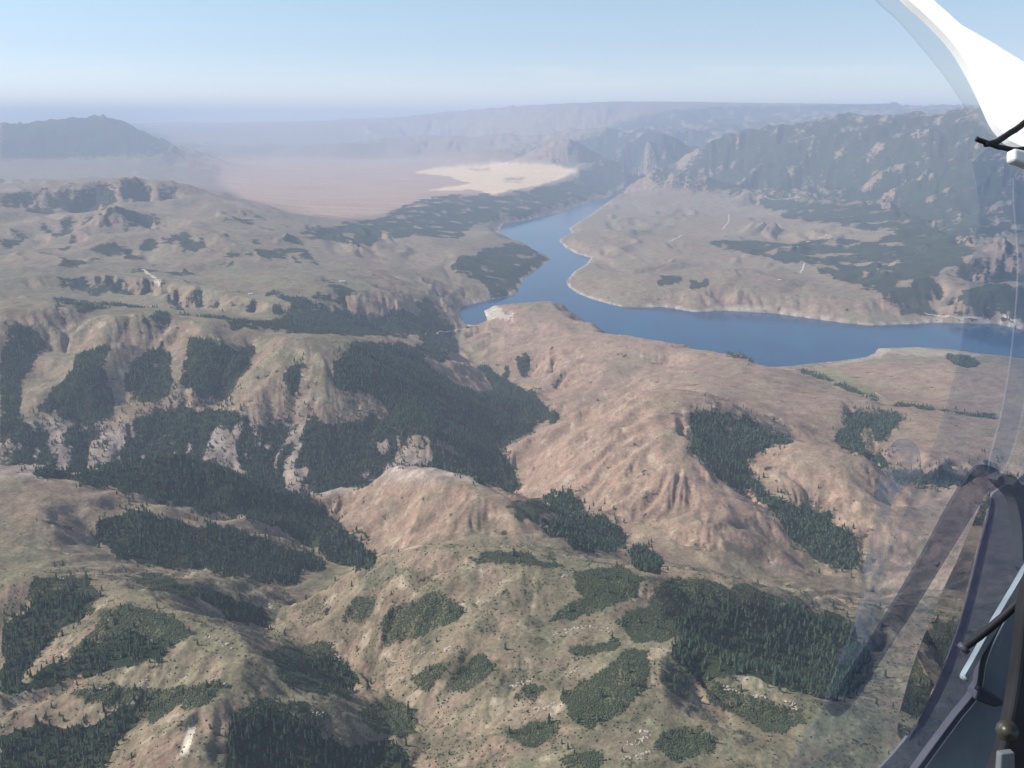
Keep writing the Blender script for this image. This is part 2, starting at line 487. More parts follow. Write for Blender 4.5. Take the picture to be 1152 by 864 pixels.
kh = smooth(DG, 11000, 16000)
n_w = fbm(X / 2400, Y / 2400, 3, 499)
RID = ridged(X / 2300 + 0.4 * n_w, Y / 2300 - 0.4 * n_w, 3, 410) * (1 - kh) + ridged(X / 2700 + 0.25 * n_w, Y / 2700, 4, 450) * kh
Z = Z + hilly * (RID - 0.75 - 0.85 * smooth(hilly, 100, 150)) * shore_w
def gullies(Zz, lam, amp, octs, wmask, s, lo, hi):
    gx, gy = grad(blur(Zz, 4))
    sl = np.hypot(gx, gy) + 1e-6
    k = np.minimum(sl * 2.6, 1.2) / sl
    dx0, dy0 = -gy * k, gx * k
    f, a = 1.0 / lam, 1.0
    h = np.zeros_like(Zz); hx = np.zeros_like(Zz); hy = np.zeros_like(Zz)
    wx = X + lam * 0.25 * fbm(X / lam, Y / lam, 2, s + 300); wy = Y + lam * 0.25 * fbm(X / lam, Y / lam, 2, s + 330)
    for o in range(octs):
        e, ex, ey = erode((wx * f).astype(np.float32), (wy * f).astype(np.float32),
                          (dx0 - hy * 0.8).astype(np.float32), (dy0 + hx * 0.8).astype(np.float32), s + o * 7)
        e = 2 * np.sqrt(np.clip(0.5 + 0.75 * e, 0, 1) + 0.004) - 1.38      # sharp creases, rounded spurs
        h += e * a; hx += ex * a; hy += ey * a
        f *= 2.0; a *= 0.58
    return h, h * amp * smooth(sl, lo, hi) * wmask
wallz = blur(poly_mask(U0, Vv0, [(-100,380),(300,385),(440,400),(560,470),(560,560),(-100,560)]).astype(float), 10)
g1, add1 = gullies(Z, 430.0, 21.0, 5, (1 - 0.6 * far_w) * (0.42 + 0.58 * smooth(DG, 2300, 3600) + 0.7 * smooth(DG, 5200, 7000)) * gates * (1 - 0.45 * wallz), 3, 0.03, 0.35)
g2, add2 = gullies(Z, 1100.0, 60.0, 4, far_w * gates, 40, 0.02, 0.18)
Z = Z + add1 + add2
Z = Z + (fbm(X / 46, Y / 46, 4, 660) * 1.5 * smooth(-DG, -4500, -2500) + fbm(X / 210, Y / 210, 5, 60) * 7.0 * (1 - far_w) + fbm(X / 900, Y / 900, 4, 77) * 20 * far_w) * gates
GUL = g1 * (1 - far_w) + g2 * far_w           # >0 on spurs, <0 in gullies

# lake bed and shores
Z = np.where(lake_s < 0, np.minimum(Z, -1.0 - 0.12 * -lake_s), Z)
bank = np.minimum(0.28 * lake_s, 24.0)
Z = np.where((lake_s >= 0) & (lake_s < 2500) & ~down, np.maximum(Z, 0.4 + bank), Z)
near_shore = (lake_s >= 0) & (lake_s < 60)
Z = np.where(near_shore, np.minimum(Z, 1.0 + lake_s * 1.1), Z)
U, V = project(X, Y, Z)
gx, gy = grad(Z)
slope = np.hypot(gx, gy)

# what can be seen from the aircraft (used to place trees): running maximum of elevation along each column
TAN = (Z - H) / DG
RUN = np.maximum.accumulate(TAN, axis=0)
VIS = TAN >= RUN - 1e-9

# ------------------------------------------------------------------ ground cover, traced as patches on the land
# conifer stands: (name key, label, polygon)
STANDS = [
 ('left_slope', 'dark conifer in the steep stand at the left edge above the grass bowl', 'conifers of the steep stand at the left edge',
  [(0,705),(28,690),(45,668),(75,662),(100,668),(112,676),(95,692),(72,706),(62,720),(32,746),(20,775),(0,778)]),
 ('left_spur', 'dark conifer in the row along the spur below the left hill', 'conifers along the spur at lower left',
  [(0,770),(30,768),(70,745),(110,724),(148,712),(178,722),(186,740),(150,747),(112,758),(90,764),(60,774),(25,779),(0,780)]),
 ('corner', 'dark conifer in the dense stand filling the bottom left corner', 'conifers of the bottom left corner stand',
  [(0,832),(40,818),(80,816),(100,824),(128,798),(158,784),(172,796),(150,822),(122,846),(112,870),(0,870)]),
 ('bottom', 'dark conifer in the dense bottom stand right of the white scar', 'conifers of the bottom stand right of the white scar',
  [(262,812),(284,796),(318,797),(345,812),(362,830),(398,838),(440,834),(458,846),(464,870),(255,870)]),
 ('gully_grove', 'conifer in the small grove in the gully right of the grey green ridge', 'conifers of the small gully grove',
  [(335,745),(360,738),(385,742),(398,760),(398,775),(380,776),(360,760)]),
 ('right_bowl', 'conifer in the wide forested bowl right of centre near the window frame', 'conifers of the forested bowl at lower right',
  [(765,690),(830,678),(900,684),(960,700),(985,750),(960,788),(890,776),(840,764),(790,760),(752,745),(764,715)]),
 ('mid_left', 'conifer in the wooded slope below the long grassy ridge, left of centre', 'conifers below the long grassy ridge',
  [(106,594),(122,584),(153,574),(180,580),(220,590),(264,594),(312,613),(340,622),(365,632),(368,642),(340,640),(333,658),(300,655),(264,646),(222,640),(174,638),(139,629),(112,612)]),
 ('ridge', 'conifer in the big triangular wood on the left canyon ridge', 'conifers of the triangular ridge wood',
  [(76,536),(121,526),(174,513),(194,507),(222,513),(264,533),(295,547),(347,558),(368,575),(400,606),(425,628),(418,636),(385,640),(345,612),(300,586),(243,578),(190,568),(140,553),(100,548)]),
 ('left_gully', 'conifer in the narrow wood running down into the centre gully', 'conifers of the narrow gully wood',
  [(222,668),(250,668),(290,682),(310,700),(295,704),(255,694),(235,680)]),
 ('valley_a', 'conifer in the compact wood behind the centre hill', 'conifers of the compact wood behind the centre hill',
  [(602,588),(640,580),(680,580),(696,590),(706,608),(690,620),(650,618),(625,605)]),
 ('valley_b', 'conifer in the small wood in the valley behind the front centre hill', 'conifers of the small valley wood',
  [(612,558),(640,552),(655,566),(655,578),(618,576)]),
 ('valley_c', 'conifer in the small clump at the foot of the tan hills right of centre', 'conifers of the small clump by the tan hills',
  [(705,616),(730,615),(745,633),(740,643),(715,640)]),
 ('draw', 'conifer in the long wood filling the draw between the tan hills', 'conifers of the long draw wood',
  [(776,472),(792,459),(835,464),(867,479),(896,496),(858,507),(838,520),(849,538),(866,556),(908,573),(933,582),(958,608),(971,630),(965,645),(925,635),(890,604),(870,572),(823,544),(790,528),(776,500)]),
 ('canyon', 'conifer on the forested canyon side below the dam', 'conifers of the canyon woods',
  [(375,402),(400,386),(440,385),(470,392),(485,410),(515,432),(545,442),(558,432),(535,414),(545,410),(570,426),(600,442),(622,460),(636,468),(622,476),(602,474),(604,482),(562,503),(577,522),(588,550),(572,556),(540,536),(520,516),(495,497),(470,492),(430,500),(400,540),(370,552),(352,556),(340,520),(338,490),(350,470),(400,472),(436,462),(425,445),(385,440),(372,425)]),
]
FOREST = [p for _, _, _, p in STANDS] + [
 [(0,360),(25,362),(55,376),(60,392),(42,402),(25,430),(25,470),(45,500),(0,505)],
 [(85,396),(128,386),(124,410),(112,430),(72,450),(50,470),(30,478),(40,458),(64,436),(80,418)],
 [(136,430),(150,402),(170,392),(192,395),(196,430),(190,450),(160,456),(142,446)],
 [(200,430),(214,382),(235,378),(270,396),(285,386),(290,396),(270,426),(255,450),(225,446)],
 [(55,460),(90,436),(125,426),(130,446),(125,472),(80,480)],
 [(145,472),(200,456),(260,461),(290,472),(280,490),(250,482),(220,500),(160,500)],
 [(310,430),(335,405),(345,420),(330,440)], [(372,430),(392,416),(430,402),(442,420),(420,446),(382,446)],
 [(505,300),(520,288),(545,280),(570,271),(600,280),(618,292),(605,302),(585,316),(578,332),(555,331),(545,318),(530,312),(510,308)],
 [(425,245),(440,237),(470,223),(530,218),(560,218),(600,212),(640,203),(660,194),(690,192),(703,203),(700,213),(680,221),(655,228),(625,236),(590,245),(560,250),(535,252),(522,266),(490,270),(470,262),(445,268),(430,258)],
 [(330,262),(380,248),(425,246),(432,262),(420,278),(392,276),(360,270)],
 [(240,362),(300,360),(370,346),(430,352),(500,360),(514,372),(490,384),(440,380),(400,378),(330,374),(262,370)],
 [(428,352),(444,350),(452,380),(430,380)], [(465,342),(480,337),(495,355),(515,370),(490,372)],
 [(485,376),(512,374),(518,384),(514,404),(490,408),(470,392)],
 [(578,397),(592,394),(597,412),(594,426),(582,426)], [(566,412),(573,408),(575,425),(567,430)],
 [(953,465),(1009,462),(1016,472),(995,497),(985,500),(980,478),(968,490),(974,504),(1002,524),(1030,538),(1010,534),(992,524),(950,504),(939,497)],
 [(1060,398),(1085,398),(1105,410),(1090,416),(1070,408)], [(1000,536),(1050,530),(1100,540),(1080,548),(1020,545)],
 [(750,374),(790,383),(850,401),(880,412),(860,412),(800,394),(755,381)],
 [(790,272),(840,268),(900,272),(960,270),(1010,265),(1060,260),(1110,290),(1060,308),(1045,340),(1060,360),(1010,355),(990,325),(930,310),(905,300),(860,290),(820,285)],
 [(830,216),(900,222),(1000,235),(1160,240),(1160,262),(1000,263),(930,252),(880,246)],
 [(1080,332),(1152,300),(1200,300),(1200,368),(1100,360)], [(735,310),(765,308),(770,320),(740,322)], [(775,315),(800,312),(795,330),(772,328)],
 [(640,190),(690,180),(720,190),(705,203),(670,200)],
]
MIXED = [   # (polygon, share of trees): woods broken by grass and rock
 ([(0,478),(60,486),(120,478),(200,470),(300,480),(350,480),(400,480),(470,490),(520,515),(560,545),(440,540),(360,560),(200,540),(80,540),(0,530)], 0.45),
 ([(640,165),(690,140),(760,122),(820,118),(900,118),(1050,110),(1160,105),(1160,245),(1000,240),(900,222),(850,218),(780,214),(740,205),(690,195)], 0.92),
 ([(0,138),(60,130),(130,132),(195,155),(190,172),(100,178),(0,178)], 1.15),
 ([(0,215),(150,200),(240,225),(330,260),(360,300),(200,300),(60,300),(0,280)], 0.50),
 ([(60,300),(350,300),(420,340),(200,370),(60,350)], 0.46),
 ([(740,140),(690,152),(640,160),(600,175),(640,190),(690,185)], 0.5),
 ([(400,140),(640,140),(640,175),(500,165),(420,170)], 0.38),
 ([(860,260),(1160,250),(1160,370),(1060,362),(960,320)], 0.45),
 ([(1010,500),(1160,480),(1160,600),(1040,620)], 0.25),
 ([(230,178),(430,165),(520,168),(520,182),(300,186)], 0.35),
 ([(560,345),(640,345),(690,380),(640,450),(590,430)], 0.12),
]
BRUSH = [   # scrub thickets on the front hills, each one a thing
 ('dark green scrub thicket on the left face of the centre hill', [(428,706),(440,690),(456,678),(500,667),(529,688),(505,702),(470,718),(436,726)]),
 ('olive scrub thicket on the shoulder of the centre hill, below its bare top', [(613,697),(628,684),(652,676),(650,645),(666,636),(700,637),(724,655),(716,670),(682,682),(645,696)]),
 ('small round scrub thicket left of the spur, paired with another to its right', [(458,765),(475,748),(502,745),(498,762),(480,780)]),
 ('small round scrub thicket on the spur, paired with another to its left', [(506,778),(512,752),(545,734),(562,750),(540,768)]),
 ('large dark scrub thicket in the hollow beside the pale bare chute', [(634,787),(645,770),(690,745),(712,726),(728,733),(727,772),(702,800),(668,822),(644,810)]),
 ('small scrub thicket beside pale rocks left of the large hollow', [(572,788),(592,768),(612,774),(602,792)]),
 ('low scrub thicket on the lower centre slope', [(566,826),(600,808),(632,813),(622,832),(590,838)]),
 ('scrub thicket touching the bottom of the picture, right of centre', [(632,856),(660,842),(684,845),(680,862),(640,868)]),
 ('rounded scrub thicket above the bottom edge on the right slope', [(733,838),(745,824),(790,817),(806,830),(800,850),(760,856)]),
 ('long dark scrub thicket under the row of white rocks at lower right', [(790,772),(800,765),(830,778),(870,790),(905,799),(907,815),(880,826),(840,812),(800,794)]),
 ('broad olive scrub thicket joining the right forest to the centre hill', [(690,697),(728,682),(742,655),(760,648),(830,658),(910,684),(830,676),(766,688),(762,716),(740,722),(712,720)]),
 ('small dark scrub thicket at the left foot of the right forest', [(746,766),(752,748),(790,748),(830,764),(800,764),(776,762),(768,784),(756,780)]),
 ('scrub thicket around the top of the left edge stand', [(28,668),(40,650),(60,647),(100,655),(118,672),(104,690),(80,688),(60,668),(40,684)]),
 ('wide olive scrub thicket on the left hill between two stands', [(70,742),(116,690),(150,680),(205,698),(220,712),(190,735),(182,722),(148,712),(112,722)]),
 ('long scrub thicket along the ridge above the bottom left corner', [(78,782),(120,770),(190,775),(240,765),(260,769),(240,786),(196,800),(165,816),(172,796),(158,784),(128,798)]),
 ('scrub thicket around the top of the bottom stand', [(256,806),(290,787),(346,790),(372,806),(364,830),(345,812),(318,797),(284,796),(264,812)]),
 ('scrub thicket filling the gully right of the grey green ridge', [(299,732),(340,722),(368,724),(396,745),(398,786),(370,782),(340,779),(312,758)]),
 ('dark scrub thicket right of the bottom stand', [(400,802),(440,786),(468,800),(474,812),(456,830),(420,826)]),
 ('thin scrub thicket along the crest of the centre hill', [(524,625),(560,620),(620,628),(640,636),(600,638),(560,632),(530,632)]),
 ('scrub thicket on the left flank of the centre hill beside the valley', [(385,700),(400,672),(420,668),(414,690),(396,706)]),
 ('scrub thicket beneath the grassy ridge at centre left', [(140,648),(180,646),(215,660),(260,668),(250,676),(200,670),(160,660)]),
 ('scrub thicket in the bare patch above the large hollow', [(640,726),(690,718),(700,728),(670,736),(645,738)]),
 ('scrub thicket below the small valley woods', [(575,566),(612,562),(618,578),(600,586),(578,578)]),
]
def two_scale(lam_near, lam_far, oct, s):       # one noise near the aircraft, a broader one far out
    k = smooth(DG, 3000, 8000)
    return fbm(X / lam_near, Y / lam_near, oct, s) * (1 - k) + fbm(X / lam_far, Y / lam_far, oct, s + 3) * k
NPX = np.clip(3500 / DG, 0.75, 1.3)
UN = U + 6.0 * NPX * two_scale(60, 420, 4, 500)
VN = V + 4.0 * NPX * two_scale(60, 420, 4, 505)
def patch(poly, uu=None, vv=None):
    uu = UN if uu is None else uu; vv = VN if vv is None else vv
    a = np.array(poly, float)
    sel = np.where((uu.ravel() > a[:, 0].min()) & (uu.ravel() < a[:, 0].max()) & (vv.ravel() > a[:, 1].min()) & (vv.ravel() < a[:, 1].max()))[0]
    out = np.zeros(uu.size, bool)
    out[sel] = poly_mask(uu.ravel()[sel], vv.ravel()[sel], poly)
    return out.reshape(uu.shape)

forest = np.zeros_like(Z)
for p in FOREST:
    forest = np.maximum(forest, patch(p).astype(float))
# ragged edges and a few clearings
clr = two_scale(50, 300, 4, 812)
forest = smooth(blur(forest, 3) + (0.36 + 0.26 * smooth(DG, 3200, 6000)) * clr - 0.02 - 0.10 * smooth(DG, 3200, 4500) - 0.12 * GUL * smooth(DG, 5000, 7000), 0.42, 0.60)
aspect = (gx * SUNV.x + gy * SUNV.y)          # >0: the ground faces away from the sun
mixn = 0.75 * two_scale(75, 430, 5, 900) - (0.34 + 0.3 * far_w) * GUL + 1.3 * np.clip(aspect, -0.4, 0.4)
for p, share in MIXED:
    m = blur(patch(p).astype(float), 3)
    forest = np.maximum(forest, m * smooth(mixn + (share - 0.5) * 2.0, -0.12, 0.12))
# land outside the picture keeps woods in its gullies
outside = ((U < -8) | (U > 1165) | (V > 880)) & (DG < 30000)
forest = np.maximum(forest, outside * smooth(mixn - 0.25, -0.1, 0.1))
brush = np.zeros_like(Z)
BR_ID = np.full(Z.shape, -1, np.int32)
for k, (_, p) in enumerate(BRUSH):
    m = patch(p)
    brush = np.maximum(brush, m.astype(float)); BR_ID[m & (BR_ID < 0)] = k
forest = np.where(lake_s < 3, 0, forest); brush = np.where(forest > 0.5, 0, brush)
ST_ID = np.full(Z.shape, -1, np.int32)
for k, (_, _, _, p) in enumerate(STANDS):
    ST_ID[patch(p) & (ST_ID < 0)] = k

# bare ground colours
def col(*c): return np.array(c)
EARTH, SAGE, PALE, ROCK = col(.325, .218, .158), col(.170, .162, .096), col(.47, .385, .28), col(.36, .285, .24)
def lerp(a, b, t): return a + (b - a) * t[..., None]
n1 = fbm(X / 260, Y / 260, 4, 21); n2 = fbm(X / 60, Y / 60, 4, 33); n3 = fbm(X / 1400, Y / 1400, 4, 41)
olive = np.full(Z.shape, 0.36)
olive = np.where(blur(((V > 560) & (U < 980)).astype(float), 10) > 0, olive + 0.28 * smooth(V, 560, 660), olive)
olive = olive + 0.22 * blur(patch([(0,300),(420,300),(420,440),(250,450),(0,470)]).astype(float), 8)
olive = olive - 0.30 * blur(patch([(560,340),(900,410),(1152,410),(1152,640),(760,660),(560,560)]).astype(float), 10)
olive = olive - 0.15 * blur(patch([(380,530),(480,525),(640,600),(560,615),(420,625),(370,570)]).astype(float), 8)
olive = olive + 0.20 * np.clip(GUL, -0.6, 0.9) * smooth(slope, 0.02, 0.15) + 0.30 * n1 + 0.16 * n2 - 0.2 * smooth(slope, 0.30, 0.55)
ALB = lerp(np.broadcast_to(EARTH, Z.shape + (3,)), np.broadcast_to(SAGE, Z.shape + (3,)), np.clip(olive, 0, 1))
ALB = ALB * (1 + 0.16 * n1 + 0.14 * n2 + 0.10 * n3)[..., None]
# rusty and pale soil showing on steeper faces
ALB = lerp(ALB, np.broadcast_to(PALE, ALB.shape), 0.55 * smooth(n2 + 0.5 * fbm(X / 18, Y / 18, 2, 71), 0.45, 0.85) * smooth(slope, 0.12, 0.4) * (DG < 6000))
wall = blur(patch([(0,470),(120,478),(300,470),(400,480),(560,545),(440,540),(360,560),(200,540),(0,540)]).astype(float), 3)
ALB = lerp(ALB, np.broadcast_to(ROCK, ALB.shape) * (1 + 0.5 * n2)[..., None], wall * 0.8)
# the plain and the stubble field on it
pink = blur(patch([(228,176),(640,178),(600,213),(530,218),(440,238),(395,245),(340,241),(285,228),(255,212)]).astype(float), 14)
strip = vnoise(Y / 260, X / 1500, 95)
ALB = lerp(ALB, (col(.46, .305, .215) * (1 + 0.22 * strip + 0.08 * n1)[..., None]), pink)
field = patch([(463,194),(495,188),(533,184),(574,183),(623,185),(650,192),(632,201),(604,209),(576,213),(557,219),(529,213),(481,215),(503,210),(533,206),(515,203),(505,198)], 0.6 * U + 0.4 * UN, 0.7 * V + 0.3 * VN).astype(float)
hole = patch([(525,190),(548,189),(552,192),(530,192)]) | patch([(566,200),(590,199),(592,203),(570,204)])
field = np.where(hole, 0, field)
field = blur(field, 1)
ALB = lerp(ALB, (col(.86, .63, .37) * (1 + 0.10 * strip + 0.05 * n1)[..., None]), field)
pale_band = blur(patch([(300,208),(470,176),(500,180),(360,196)]).astype(float), 3)
ALB = lerp(ALB, np.broadcast_to(col(.42, .33, .24), ALB.shape), 0.5 * pale_band)
# drawdown ring along the lake
ring = smooth(lake_s + 14 * n1 + 9 * n2, 34, 14) * (lake_s > -6) * smooth(fbm(X / 160, Y / 160, 3, 15) + 0.25 + 0.6 * ((U > 640) & (V < 372)), -0.1, 0.3)
ALB = lerp(ALB, np.broadcast_to(col(.50, .43, .345), ALB.shape), np.clip(ring, 0, 1) * (0.55 + 0.45 * smooth(n2, -0.5, 0.4)))
beach = patch([(985,391),(1030,391),(1085,396),(1110,402),(1060,402),(1000,398),(990,404),(915,412),(893,414),(930,409),(975,402)])
ALB = lerp(ALB, np.broadcast_to(col(.40, .33, .25), ALB.shape), beach * 0.8)
quarry = patch([(543,351),(552,344),(560,347),(578,352),(580,360),(560,359),(550,360)])
ALB = lerp(ALB, np.broadcast_to(col(.56, .47, .38), ALB.shape) * (1 + 0.3 * n2)[..., None], quarry * 0.85)
meadow = blur(patch([(900,415),(940,413),(960,425),(990,445),(1000,452),(975,447),(940,436)]).astype(float), 2)
ALB = lerp(ALB, np.broadcast_to(col(.26, .235, .125), ALB.shape), meadow * 0.8)
scar = patch([(216,806),(224,806),(220,820),(214,838),(211,852),(202,850),(206,836),(211,820)], U, V)
ALB = lerp(ALB, np.broadcast_to(col(.66, .58, .45), ALB.shape), scar * 0.9)
chute = patch([(728,727),(765,730),(772,745),(756,758),(745,775),(735,772),(728,748)])
ALB = lerp(ALB, np.broadcast_to(col(.42, .325, .22), ALB.shape), chute * 0.7)
creek = np.exp(-(poly_dist(U, V, [(903,418),(925,424),(946,434),(970,444),(995,452),(1030,458),(1071,463),(1120,469)], False) / 2.6) ** 2) * (fbm(X / 80, Y / 80, 2, 61) > -0.15) * (DG > 3000) * (DG < 8000)
forest = np.maximum(forest, creek * (np.abs(U - 1012) < 112))
sagey = smooth(fbm(X / 75, Y / 75, 5, 1701, 0.62) - 0.22 * GUL, 0.02, 0.40) * (DG < 5200) * (lake_s > 25)
ALB = lerp(ALB, np.broadcast_to(col(.105, .102, .062), ALB.shape), 0.64 * sagey * (0.40 + 0.60 * smooth(V, 540, 640)))
ALB = lerp(ALB, np.broadcast_to(col(.075, .080, .042), ALB.shape), 0.8 * blur(brush, 1))
ALB = np.clip(ALB, 0.02, 0.92)

# ------------------------------------------------------------------ node helpers
def material(name, rough=0.9, spec=0.15):
    m = bpy.data.materials.new(name); m.use_nodes = True
    b = m.node_tree.nodes['Principled BSDF']
    b.inputs['Roughness'].default_value = rough
    b.inputs['Specular IOR Level'].default_value = spec
    return m, m.node_tree.nodes, m.node_tree.links, b

def noise_node(N, L, vec, scale, detail=4, rough=0.55):
    t = N.new('ShaderNodeTexNoise'); t.inputs['Scale'].default_value = scale
    t.inputs['Detail'].default_value = detail; t.inputs['Roughness'].default_value = rough
    L.new(vec, t.inputs['Vector']); return t.outputs['Fac']

def maprange(N, L, val, a, b, c, d, smoothstep=False):
    t = N.new('ShaderNodeMapRange')
    if smoothstep: t.interpolation_type = 'SMOOTHSTEP'
    for k, x in zip(('From Min', 'From Max', 'To Min', 'To Max'), (a, b, c, d)): t.inputs[k].default_value = x
    L.new(val, t.inputs['Value']); return t.outputs[0]

def math_node(N, L, op, a, b):
    t = N.new('ShaderNodeMath'); t.operation = op
    for k, x in enumerate((a, b)):
        if isinstance(x, (int, float)): t.inputs[k].default_value = x
        else: L.new(x, t.inputs[k])
    return t.outputs[0]

def mix_col(N, L, fac, a, b, mode='MIX'):
    t = N.new('ShaderNodeMix'); t.data_type = 'RGBA'; t.blend_type = mode
    for k, x in ((0, fac), (6, a), (7, b)):
        if isinstance(x, (int, float)): t.inputs[k].default_value = x
        elif isinstance(x, tuple): t.inputs[k].default_value = x
        else: L.new(x, t.inputs[k])
    return t.outputs[2]

def gray(N, L, val):
    t = N.new('ShaderNodeCombineColor')
    for k in range(3): L.new(val, t.inputs[k])
    return t.outputs[0]

def two_tone(name, c1, c2, scale, rough=0.7, spec=0.3, bump=0.0):
    m, N, L, b = material(name, rough, spec)
    tc = N.new('ShaderNodeTexCoord')
    f = noise_node(N, L, tc.outputs['Object'], scale, 5)
    L.new(mix_col(N, L, maprange(N, L, f, 0.3, 0.7, 0, 1), c1 + (1,), c2 + (1,)), b.inputs['Base Color'])
    if bump:
        bp = N.new('ShaderNodeBump'); bp.inputs['Strength'].default_value = bump; bp.inputs['Distance'].default_value = 0.1 / scale
        L.new(f, bp.inputs['Height']); L.new(bp.outputs[0], b.inputs['Normal'])
    return m

def mesh_obj(name, co, faces, mat, parent=None, smooth_shade=False, attrs=None):
    me = bpy.data.meshes.new(name)
    co = np.asarray(co, np.float32); faces = np.asarray(faces, np.int32); k = faces.shape[1]
    me.vertices.add(len(co)); me.vertices.foreach_set('co', co.ravel())
    me.loops.add(faces.size); me.loops.foreach_set('vertex_index', faces.ravel())
    me.polygons.add(len(faces)); me.polygons.foreach_set('loop_start', np.arange(0, faces.size, k, dtype=np.int32))
    me.update(calc_edges=True)
    me.polygons.foreach_set('use_smooth', np.full(len(faces), smooth_shade))
    for an, av in (attrs or {}).items():
        a = me.attributes.new(an, 'FLOAT_COLOR' if np.ndim(av) == 2 else 'FLOAT', 'POINT')
        if np.ndim(av) == 2:
            a.data.foreach_set('color', np.concatenate([av, np.ones((len(av), 1))], 1).astype(np.float32).ravel())
        else: a.data.foreach_set('value', np.asarray(av, np.float32))
    if mat: me.materials.append(mat)
    o = bpy.data.objects.new(name, me); C.objects.link(o)
    if parent: o.parent = parent
    return o

def tag(o, label=None, cat=None, group=None, kind=None):
    for k, x in (('label', label), ('category', cat), ('group', group), ('kind', kind)):
        if x: o[k] = x
    return o

def thing(name, label, cat, loc=(0, 0, 0), group=None):
    o = bpy.data.objects.new(name, None); C.objects.link(o); o.location = loc
    o.empty_display_size = 1
    return tag(o, label, cat, group)

# ------------------------------------------------------------------ terrain sheet
m_land, N, L, b = material('hill_ground', 0.95, 0.04)
a1 = N.new('ShaderNodeAttribute'); a1.attribute_name = 'soil'
a2 = N.new('ShaderNodeAttribute'); a2.attribute_name = 'wood'
tc = N.new('ShaderNodeTexCoord'); oc = tc.outputs['Object']
fa = noise_node(N, L, oc, 1 / 55, 5, 0.62); fb = noise_node(N, L, oc, 1 / 9, 4, 0.65); fc = noise_node(N, L, oc, 1 / 4.5, 2, 0.6)
g = math_node(N, L, 'MULTIPLY', maprange(N, L, fa, 0.25, 0.75, 0.66, 1.34), maprange(N, L, fb, 0.25, 0.75, 0.62, 1.38))
soil = mix_col(N, L, 1.0, a1.outputs['Color'], gray(N, L, g), 'MULTIPLY')
# sage clumps dotted over the slopes
soil = mix_col(N, L, maprange(N, L, math_node(N, L, 'ADD', fc, math_node(N, L, 'MULTIPLY', fa, 0.5)), 0.86, 0.98, 0, 0.55), soil, (.10, .10, .055, 1))
# bright gravel
soil = mix_col(N, L, maprange(N, L, math_node(N, L, 'ADD', fb, math_node(N, L, 'MULTIPLY', fa, 0.45)), 0.90, 1.02, 0, 0.55), soil, (.50, .42, .32, 1))
fw = noise_node(N, L, oc, 1 / 70, 6, 0.72)
fv = noise_node(N, L, oc, 1 / 75, 4, 0.65)
wood_mask = maprange(N, L, math_node(N, L, 'ADD', a2.outputs['Fac'], maprange(N, L, fw, 0.3, 0.7, -0.62, 0.62)), 0.36, 0.64, 0, 1, True)
wood_col = mix_col(N, L, maprange(N, L, fv, 0.35, 0.65, 0, 1), (.024, .036, .020, 1), (.048, .058, .030, 1))
L.new(mix_col(N, L, wood_mask, soil, wood_col), b.inputs['Base Color'])
bp = N.new('ShaderNodeBump'); bp.inputs['Strength'].default_value = 0.9; bp.inputs['Distance'].default_value = 7.0
hgt = math_node(N, L, 'ADD', fa, math_node(N, L, 'MULTIPLY', fb, 0.25))
hgt = math_node(N, L, 'ADD', hgt, math_node(N, L, 'MULTIPLY', math_node(N, L, 'MULTIPLY', fw, wood_mask), 2.2))
L.new(hgt, bp.inputs['Height']); L.new(bp.outputs[0], b.inputs['Normal'])
ids = np.arange(NR * NC).reshape(NR, NC)
quads = np.stack([ids[:-1, :-1], ids[:-1, 1:], ids[1:, 1:], ids[1:, :-1]], -1).reshape(-1, 4)
land = mesh_obj('hills', np.stack([X, Y, Z], -1).reshape(-1, 3), quads[:, ::-1], m_land, smooth_shade=True,
                attrs={'soil': ALB.reshape(-1, 3), 'wood': blur(forest, 1).ravel()})
tag(land, kind='structure')
NRM = np.stack([-gx, -gy, np.ones_like(gx)], -1)

def height(x, y):
    t, d = math.atan2(x, y), math.hypot(x, y)
    fi = np.interp(d, DR, np.arange(NR)); fj = (t - TH[0]) / (TH[1] - TH[0])
    i, j = int(min(max(fi, 0), NR - 2)), int(min(max(fj, 0), NC - 2))
    p, q = fi - i, fj - j
    return float((Z[i, j] * (1 - q) + Z[i, j + 1] * q) * (1 - p) + (Z[i + 1, j] * (1 - q) + Z[i + 1, j + 1] * q) * p)

def land_at(u, v):                              # where the line of sight through a photo point meets the land
    dx, dy, dz = ray(u, v); hyp = math.hypot(dx, dy)
    d = np.exp(np.linspace(math.log(900), math.log(60000), 1500))
    fj = (math.atan2(dx, dy) - TH[0]) / (TH[1] - TH[0]); j = int(min(max(fj, 0), NC - 2)); q = fj - j
    zc = np.interp(d, DR, Z[:, j] * (1 - q) + Z[:, j + 1] * q)
    hit = np.where(zc >= H + dz * d / hyp)[0]
    k = hit[0] if len(hit) else len(d) - 1
    lo, hi = d[max(k - 1, 0)], d[k]
    for _ in range(20):
        mid = 0.5 * (lo + hi)
        if np.interp(mid, DR, Z[:, j] * (1 - q) + Z[:, j + 1] * q) >= H + dz * mid / hyp: hi = mid
        else: lo = mid
    x, y = dx * hi / hyp, dy * hi / hyp
    return x, y, height(x, y)

